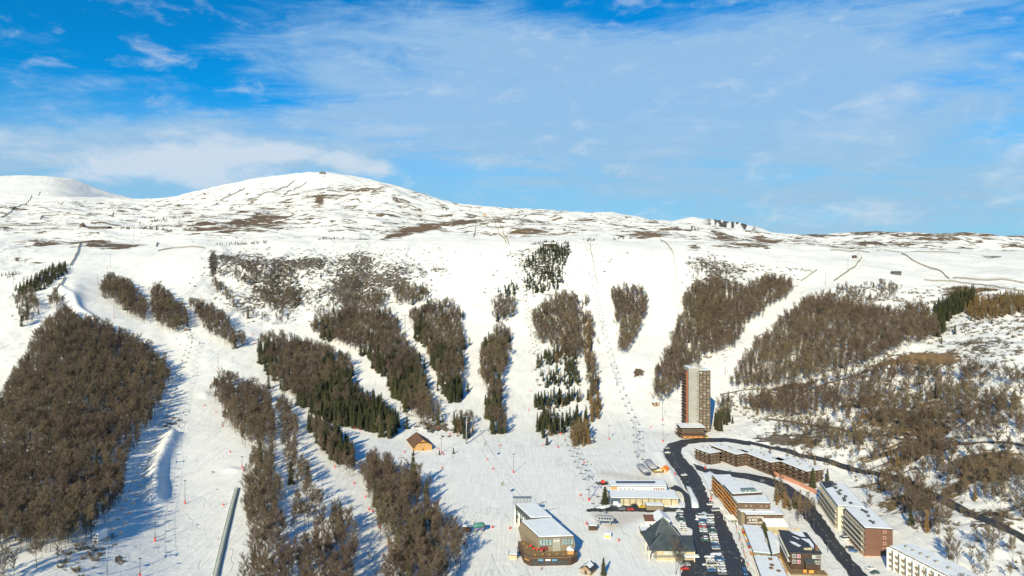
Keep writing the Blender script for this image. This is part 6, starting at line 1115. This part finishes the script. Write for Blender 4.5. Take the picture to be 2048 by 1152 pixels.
# ------------------------------------------------------------ people
def person_mesh(name, joints, edges, radii, mats, zs):
    me = bpy.data.meshes.new(name); me.from_pydata(joints, edges, []); o = bpy.data.objects.new(name, me); COL.objects.link(o)
    sk = o.modifiers.new('s', 'SKIN'); sv = me.skin_vertices[0].data
    for i, r_ in enumerate(radii): sv[i].radius = (r_, r_)
    sv[0].use_root = True; ss = o.modifiers.new('u', 'SUBSURF'); ss.levels = 1; ss.render_levels = 1
    dg = bpy.context.evaluated_depsgraph_get(); out = bpy.data.meshes.new_from_object(o.evaluated_get(dg)); bpy.data.objects.remove(o); out.name = name
    for m_ in mats: out.materials.append(m_)
    for p in out.polygons:
        z = p.center.z; x = abs(p.center.x); p.material_index = 2 if (z > 1.5 or x > .52) else (0 if z > .88 else (1 if z > .14 else 3)); p.use_smooth = True
    return out
def make_person(jk, tr_, pose):
    s_ = .16 if pose == 'ski' else 0; kn = .12 if pose == 'ski' else .03
    J = [(0, 0, .98), (0, .02, 1.2), (0, .0 - s_ * .6, 1.42), (0, -s_, 1.53), (0, -s_, 1.64), (0, -s_, 1.76), (-.1, 0, .93), (-.13, -kn, .5), (-.14, 0, .08), (-.14, -.16, .04), (.1, 0, .93), (.13, -kn - .05, .5), (.15, .05, .08), (.15, -.12, .04),
         (-.2, -s_ * .6, 1.40), (-.33, -.02, 1.14), (-.34, -.2 - s_, .95), (.2, -s_ * .6, 1.40), (.33, -.02, 1.14), (.34, -.2 - s_, .95), (-.35, -.27 - s_, .90), (.35, -.27 - s_, .90)]
    E_ = [(0, 1), (1, 2), (2, 3), (3, 4), (4, 5), (0, 6), (6, 7), (7, 8), (8, 9), (0, 10), (10, 11), (11, 12), (12, 13), (2, 14), (14, 15), (15, 16), (16, 20), (2, 17), (17, 18), (18, 19), (19, 21)]
    Rr = [.15, .15, .15, .06, .1, .08, .11, .075, .055, .05, .11, .075, .055, .05, .075, .055, .045, .075, .055, .045, .03, .03]
    return person_mesh('person_body', J, E_, Rr, [jk, tr_, SKIN, RUBBER], None)
JK = [mat('red_jacket', (.6, .05, .04), .7), mat('blue_jacket', (.05, .15, .45), .7), mat('black_jacket', (.03, .03, .035), .7), mat('green_jacket', (.1, .35, .12), .7), mat('white_jacket', (.7, .7, .7), .7), mat('orange_jacket', (.8, .3, .05), .7)]
JN = ['red', 'blue', 'black', 'green', 'white', 'orange']; PM = {}
skim = MB(); skim.box(-.2, -.1, -.95, .75, .0, .03).box(.1, .2, -.95, .75, .0, .03); SKI = skim.mesh('skis', RUBBER)
hm = MB(); hm.ball((0, 0, 0), .13, sz=1.0, n=10); HEL = hm.mesh('helmet', DGREY, True)
PP = [(424, 946, 1, 'on the lower left piste, left of a pair'), (427, 946, 1, 'on the lower left piste, right of a pair'), (290, 1028, 1, 'below the left wood edge'), (436, 1080, 0, 'beside the covered conveyor'), (220, 1055, 0, 'by the white cabin'), (214, 1062, 0, 'beneath the white cabin rail'), (1034, 1099, 0, 'left of the restaurant, nearer'), (1036, 1100, 0, 'left of the restaurant, right one of two'), (1083, 1140, 1, 'in front of the restaurant'),
      (1470, 905 + 140, 0, 'at the head of the shopping street'), (1473, 1062, 0, 'in the shopping street near the yellow awning'), (1477, 1070, 0, 'in the shopping street beside the teal roof'), (1480, 1080, 0, 'in the shopping street below the red awning'), (1484, 1092, 0, 'in the shopping street halfway down'), (1487, 1104, 0, 'in the shopping street by the white sign'), (1491, 1116, 0, 'in the shopping street beside the lower shops'), (1483, 1126, 0, 'in the lower shopping street, roadside'), (1490, 1133, 0, 'near the bottom of the shopping street'),
      (1465, 1048, 0, 'at the street corner below the pergola'), (1478, 1052, 0, 'below the ski hire lettering'), (1175, 925, 1, 'under the lower middle chairlift'), (1182, 930, 1, 'below the lower middle chairlift'), (948, 1045, 1, 'right of the shaded green terminal'), (1287, 905, 1, 'skiing towards the twin hoods'), (1248, 878, 1, 'left of the right chairlift'), (1225, 871, 1, 'skiing below the thin larch strip'), (905, 915, 1, 'below the wooden chalet'), (700, 690, 1, 'on the piste above the mixed wood'), (1110, 890, 0, 'by the mast below the middle mound'), (965, 700, 1, 'on the wide middle piste'), (1455, 745, 1, 'on the long right hand piste'), (1240, 905, 0, 'near the twin hoods')]
for i, (a, b_, ski, lab) in enumerate(PP):
    ji = (i * 5 + 2) % 6; key = (ji, ski, i % 2)
    if key not in PM: PM[key] = make_person(JK[ji], JK[2] if i % 2 else mat('grey_trousers', (.12, .13, .15), .8), 'ski' if ski else 'stand')
    p = gpx(a, b_); z = gz(p.x, p.y) + (.16 if b_ > 1040 and a > 1460 else .03); o = bpy.data.objects.new('person', PM[key]); COL.objects.link(o); o.location = (p.x, p.y, z); o.rotation_euler[2] = random.uniform(0, 6.28) if not ski else random.uniform(-.7, .7)
    tag(o, '%s in a %s jacket %s' % ('skier' if ski else 'walker', JN[ji], lab), 'person'); s2_ = .16 if ski else 0; h_ = bpy.data.objects.new('helmet', HEL); COL.objects.link(h_); h_.parent = o; h_.location = (0, -s2_, 1.74)
    if ski: k_s = bpy.data.objects.new('skis', SKI); COL.objects.link(k_s); tag(k_s, 'black skis of the %s skier %s' % (JN[ji], lab), 'skis'); k_s.location = (p.x, p.y, z); k_s.rotation_euler[2] = o.rotation_euler[2]

keys = [k for k in PM if not k[1]]
for i in range(26):
    t_ = i / 26; a, b_ = 1466 + 34 * t_ + rnd.uniform(-3, 3), 1040 + 105 * t_; p = gpx(a, b_); key = keys[i % len(keys)]; o = bpy.data.objects.new('person', PM[key]); COL.objects.link(o); o.location = (p.x, p.y, gz(p.x, p.y) + .2); o.rotation_euler[2] = rnd.uniform(0, 6.28)
    tag(o, 'walker in a %s jacket in the crowd strolling beside the shop row' % JN[key[0]], 'person', 'crowd in the shopping street in %s jackets' % JN[key[0]])
# ------------------------------------------------------------ red groomer, single trees, rocks
p = gpx(1206, 968); gr_ = empty('snow_groomer', p, R(15), 'red snow groomer with black blade beside the white service building', 'snow groomer'); sv = Vector(gr_.location); gr_.location = (0, 0, 0)
MB().prism([(-1.3, -1.2), (1.8, -1.2), (1.8, 1.2), (-1.3, 1.2)], 1.0, 2.6, q2=[(-.9, -1), (.6, -1), (.6, 1), (-.9, 1)]).build('cab', RED, gr_); MB().box(.7, 3.0, -1.2, 1.2, .8, 1.5).build('deck', DGREY, gr_)
for s_ in (-1, 1): MB().prism([(-2.4, s_ * 1.9 - .55), (3.0, s_ * 1.9 - .55), (3.0, s_ * 1.9 + .55), (-2.4, s_ * 1.9 + .55)], 0, .95, q2=[(-2.7, s_ * 1.9 - .55), (3.3, s_ * 1.9 - .55), (3.3, s_ * 1.9 + .55), (-2.7, s_ * 1.9 + .55)]).build('track', RUBBER, gr_)
MB().box(-4.4, -4.0, -2.6, 2.6, .1, 1.2).box(-4.0, -2.0, -.3, .3, .5, .8).build('blade', DGREY, gr_); gr_.location = sv
for k, a, b_, hpx, lab in [('c', 1207, 1150, 37, 'small lone spruce beside the log hut'), ('c', 826, 978, 74, 'tallest dark spruce rising from the lower wood'), ('c', 1210, 1010, 38, 'broad dark spruce at the end of the tan garage'), ('c', 1429, 925, 18, 'round green tree before the terraced building'), ('c', 1528, 1072, 30, 'green spruce beside the board fence'), ('c', 537, 778, 34, 'lone spruce at the upper tip of the mixed wood'), ('c', 970, 702, 30, 'spruce at the left edge of the narrow strip'), ('c', 640, 862, 36, 'spruce at the top of the narrow strip'), ('c', 670, 905, 66, 'tall spruce in the strip above the lower piste'), ('c', 429, 768, 16, 'tiny spruce at the tip of the bare wood'), ('c', 1626, 975, 42, 'dark spruce between terraced and cream blocks'), ('c', 1655, 965, 30, 'small spruce behind the cream block'), ('c', 1591, 1018, 34, 'conical spruce beside the side road'), ('c', 1910, 668, 20, 'lone spruce on the right snowfield, larger one'), ('c', 1984, 648, 22, 'dark spruce near the top right bare ground'), ('c', 1883, 687, 16, 'small lone spruce lowest on the right snowfield'), ('c', 1877, 668, 22, 'spruce at the wood edge of the right snowfield'), ('c', 1094, 890, 22, 'small spruce at the foot of the middle mound'), ('c', 827, 910, 14, 'little spruce in front of the wooden chalet'), ('c', 879, 910, 12, 'little spruce right of the wooden chalet'), ('c', 907, 908, 14, 'small spruce far right of the wooden chalet'), ('l', 1158, 884, 52, 'tall larch at the foot of the middle mound, left one'), ('l', 1172, 886, 50, 'tall larch at the foot of the middle mound, right one'),
        ('b', 1352, 1150, 60, 'bare tree in front of the slate hall'), ('b', 1360, 1146, 42, 'slim bare tree right of the one before the slate hall'), ('b', 860, 990, 40, 'bare tree leaning out of the lower wood by the spruce'), ('b', 1740, 1030, 40, 'bare tree behind the brown gable block'), ('b', 1975, 1105, 50, 'lone spreading bare tree on the lower right snow'), ('b', 1998, 1098, 44, 'bare tree right of the lone spreading one'), ('b', 2026, 1120, 50, 'bare tree near the right edge of the lower snow'), ('b', 1915, 1140, 60, 'bare tree above the white balcony block'), ('b', 1960, 1148, 46, 'bare tree at the bottom edge of the lower right snow'), ('b', 1740, 1000, 36, 'bare tree beside the cream block')]:
    p = gpx(a, b_); hm_ = hpx / F * p.y; H0 = {'c': HCN, 'l': HL, 'b': HB}[k]; e = one_tree(k, p.x, p.y, p.z - .2, hm_ / H0, lab); 
    if lab.startswith(('broad', 'round', 'green spruce')): e.scale = (hm_ / H0 * 1.9, hm_ / H0 * 1.9, hm_ / H0)
    if k == 'b' and 'spreading' in lab: e.scale = (hm_ / H0 * 1.3, hm_ / H0 * 1.3, hm_ / H0)
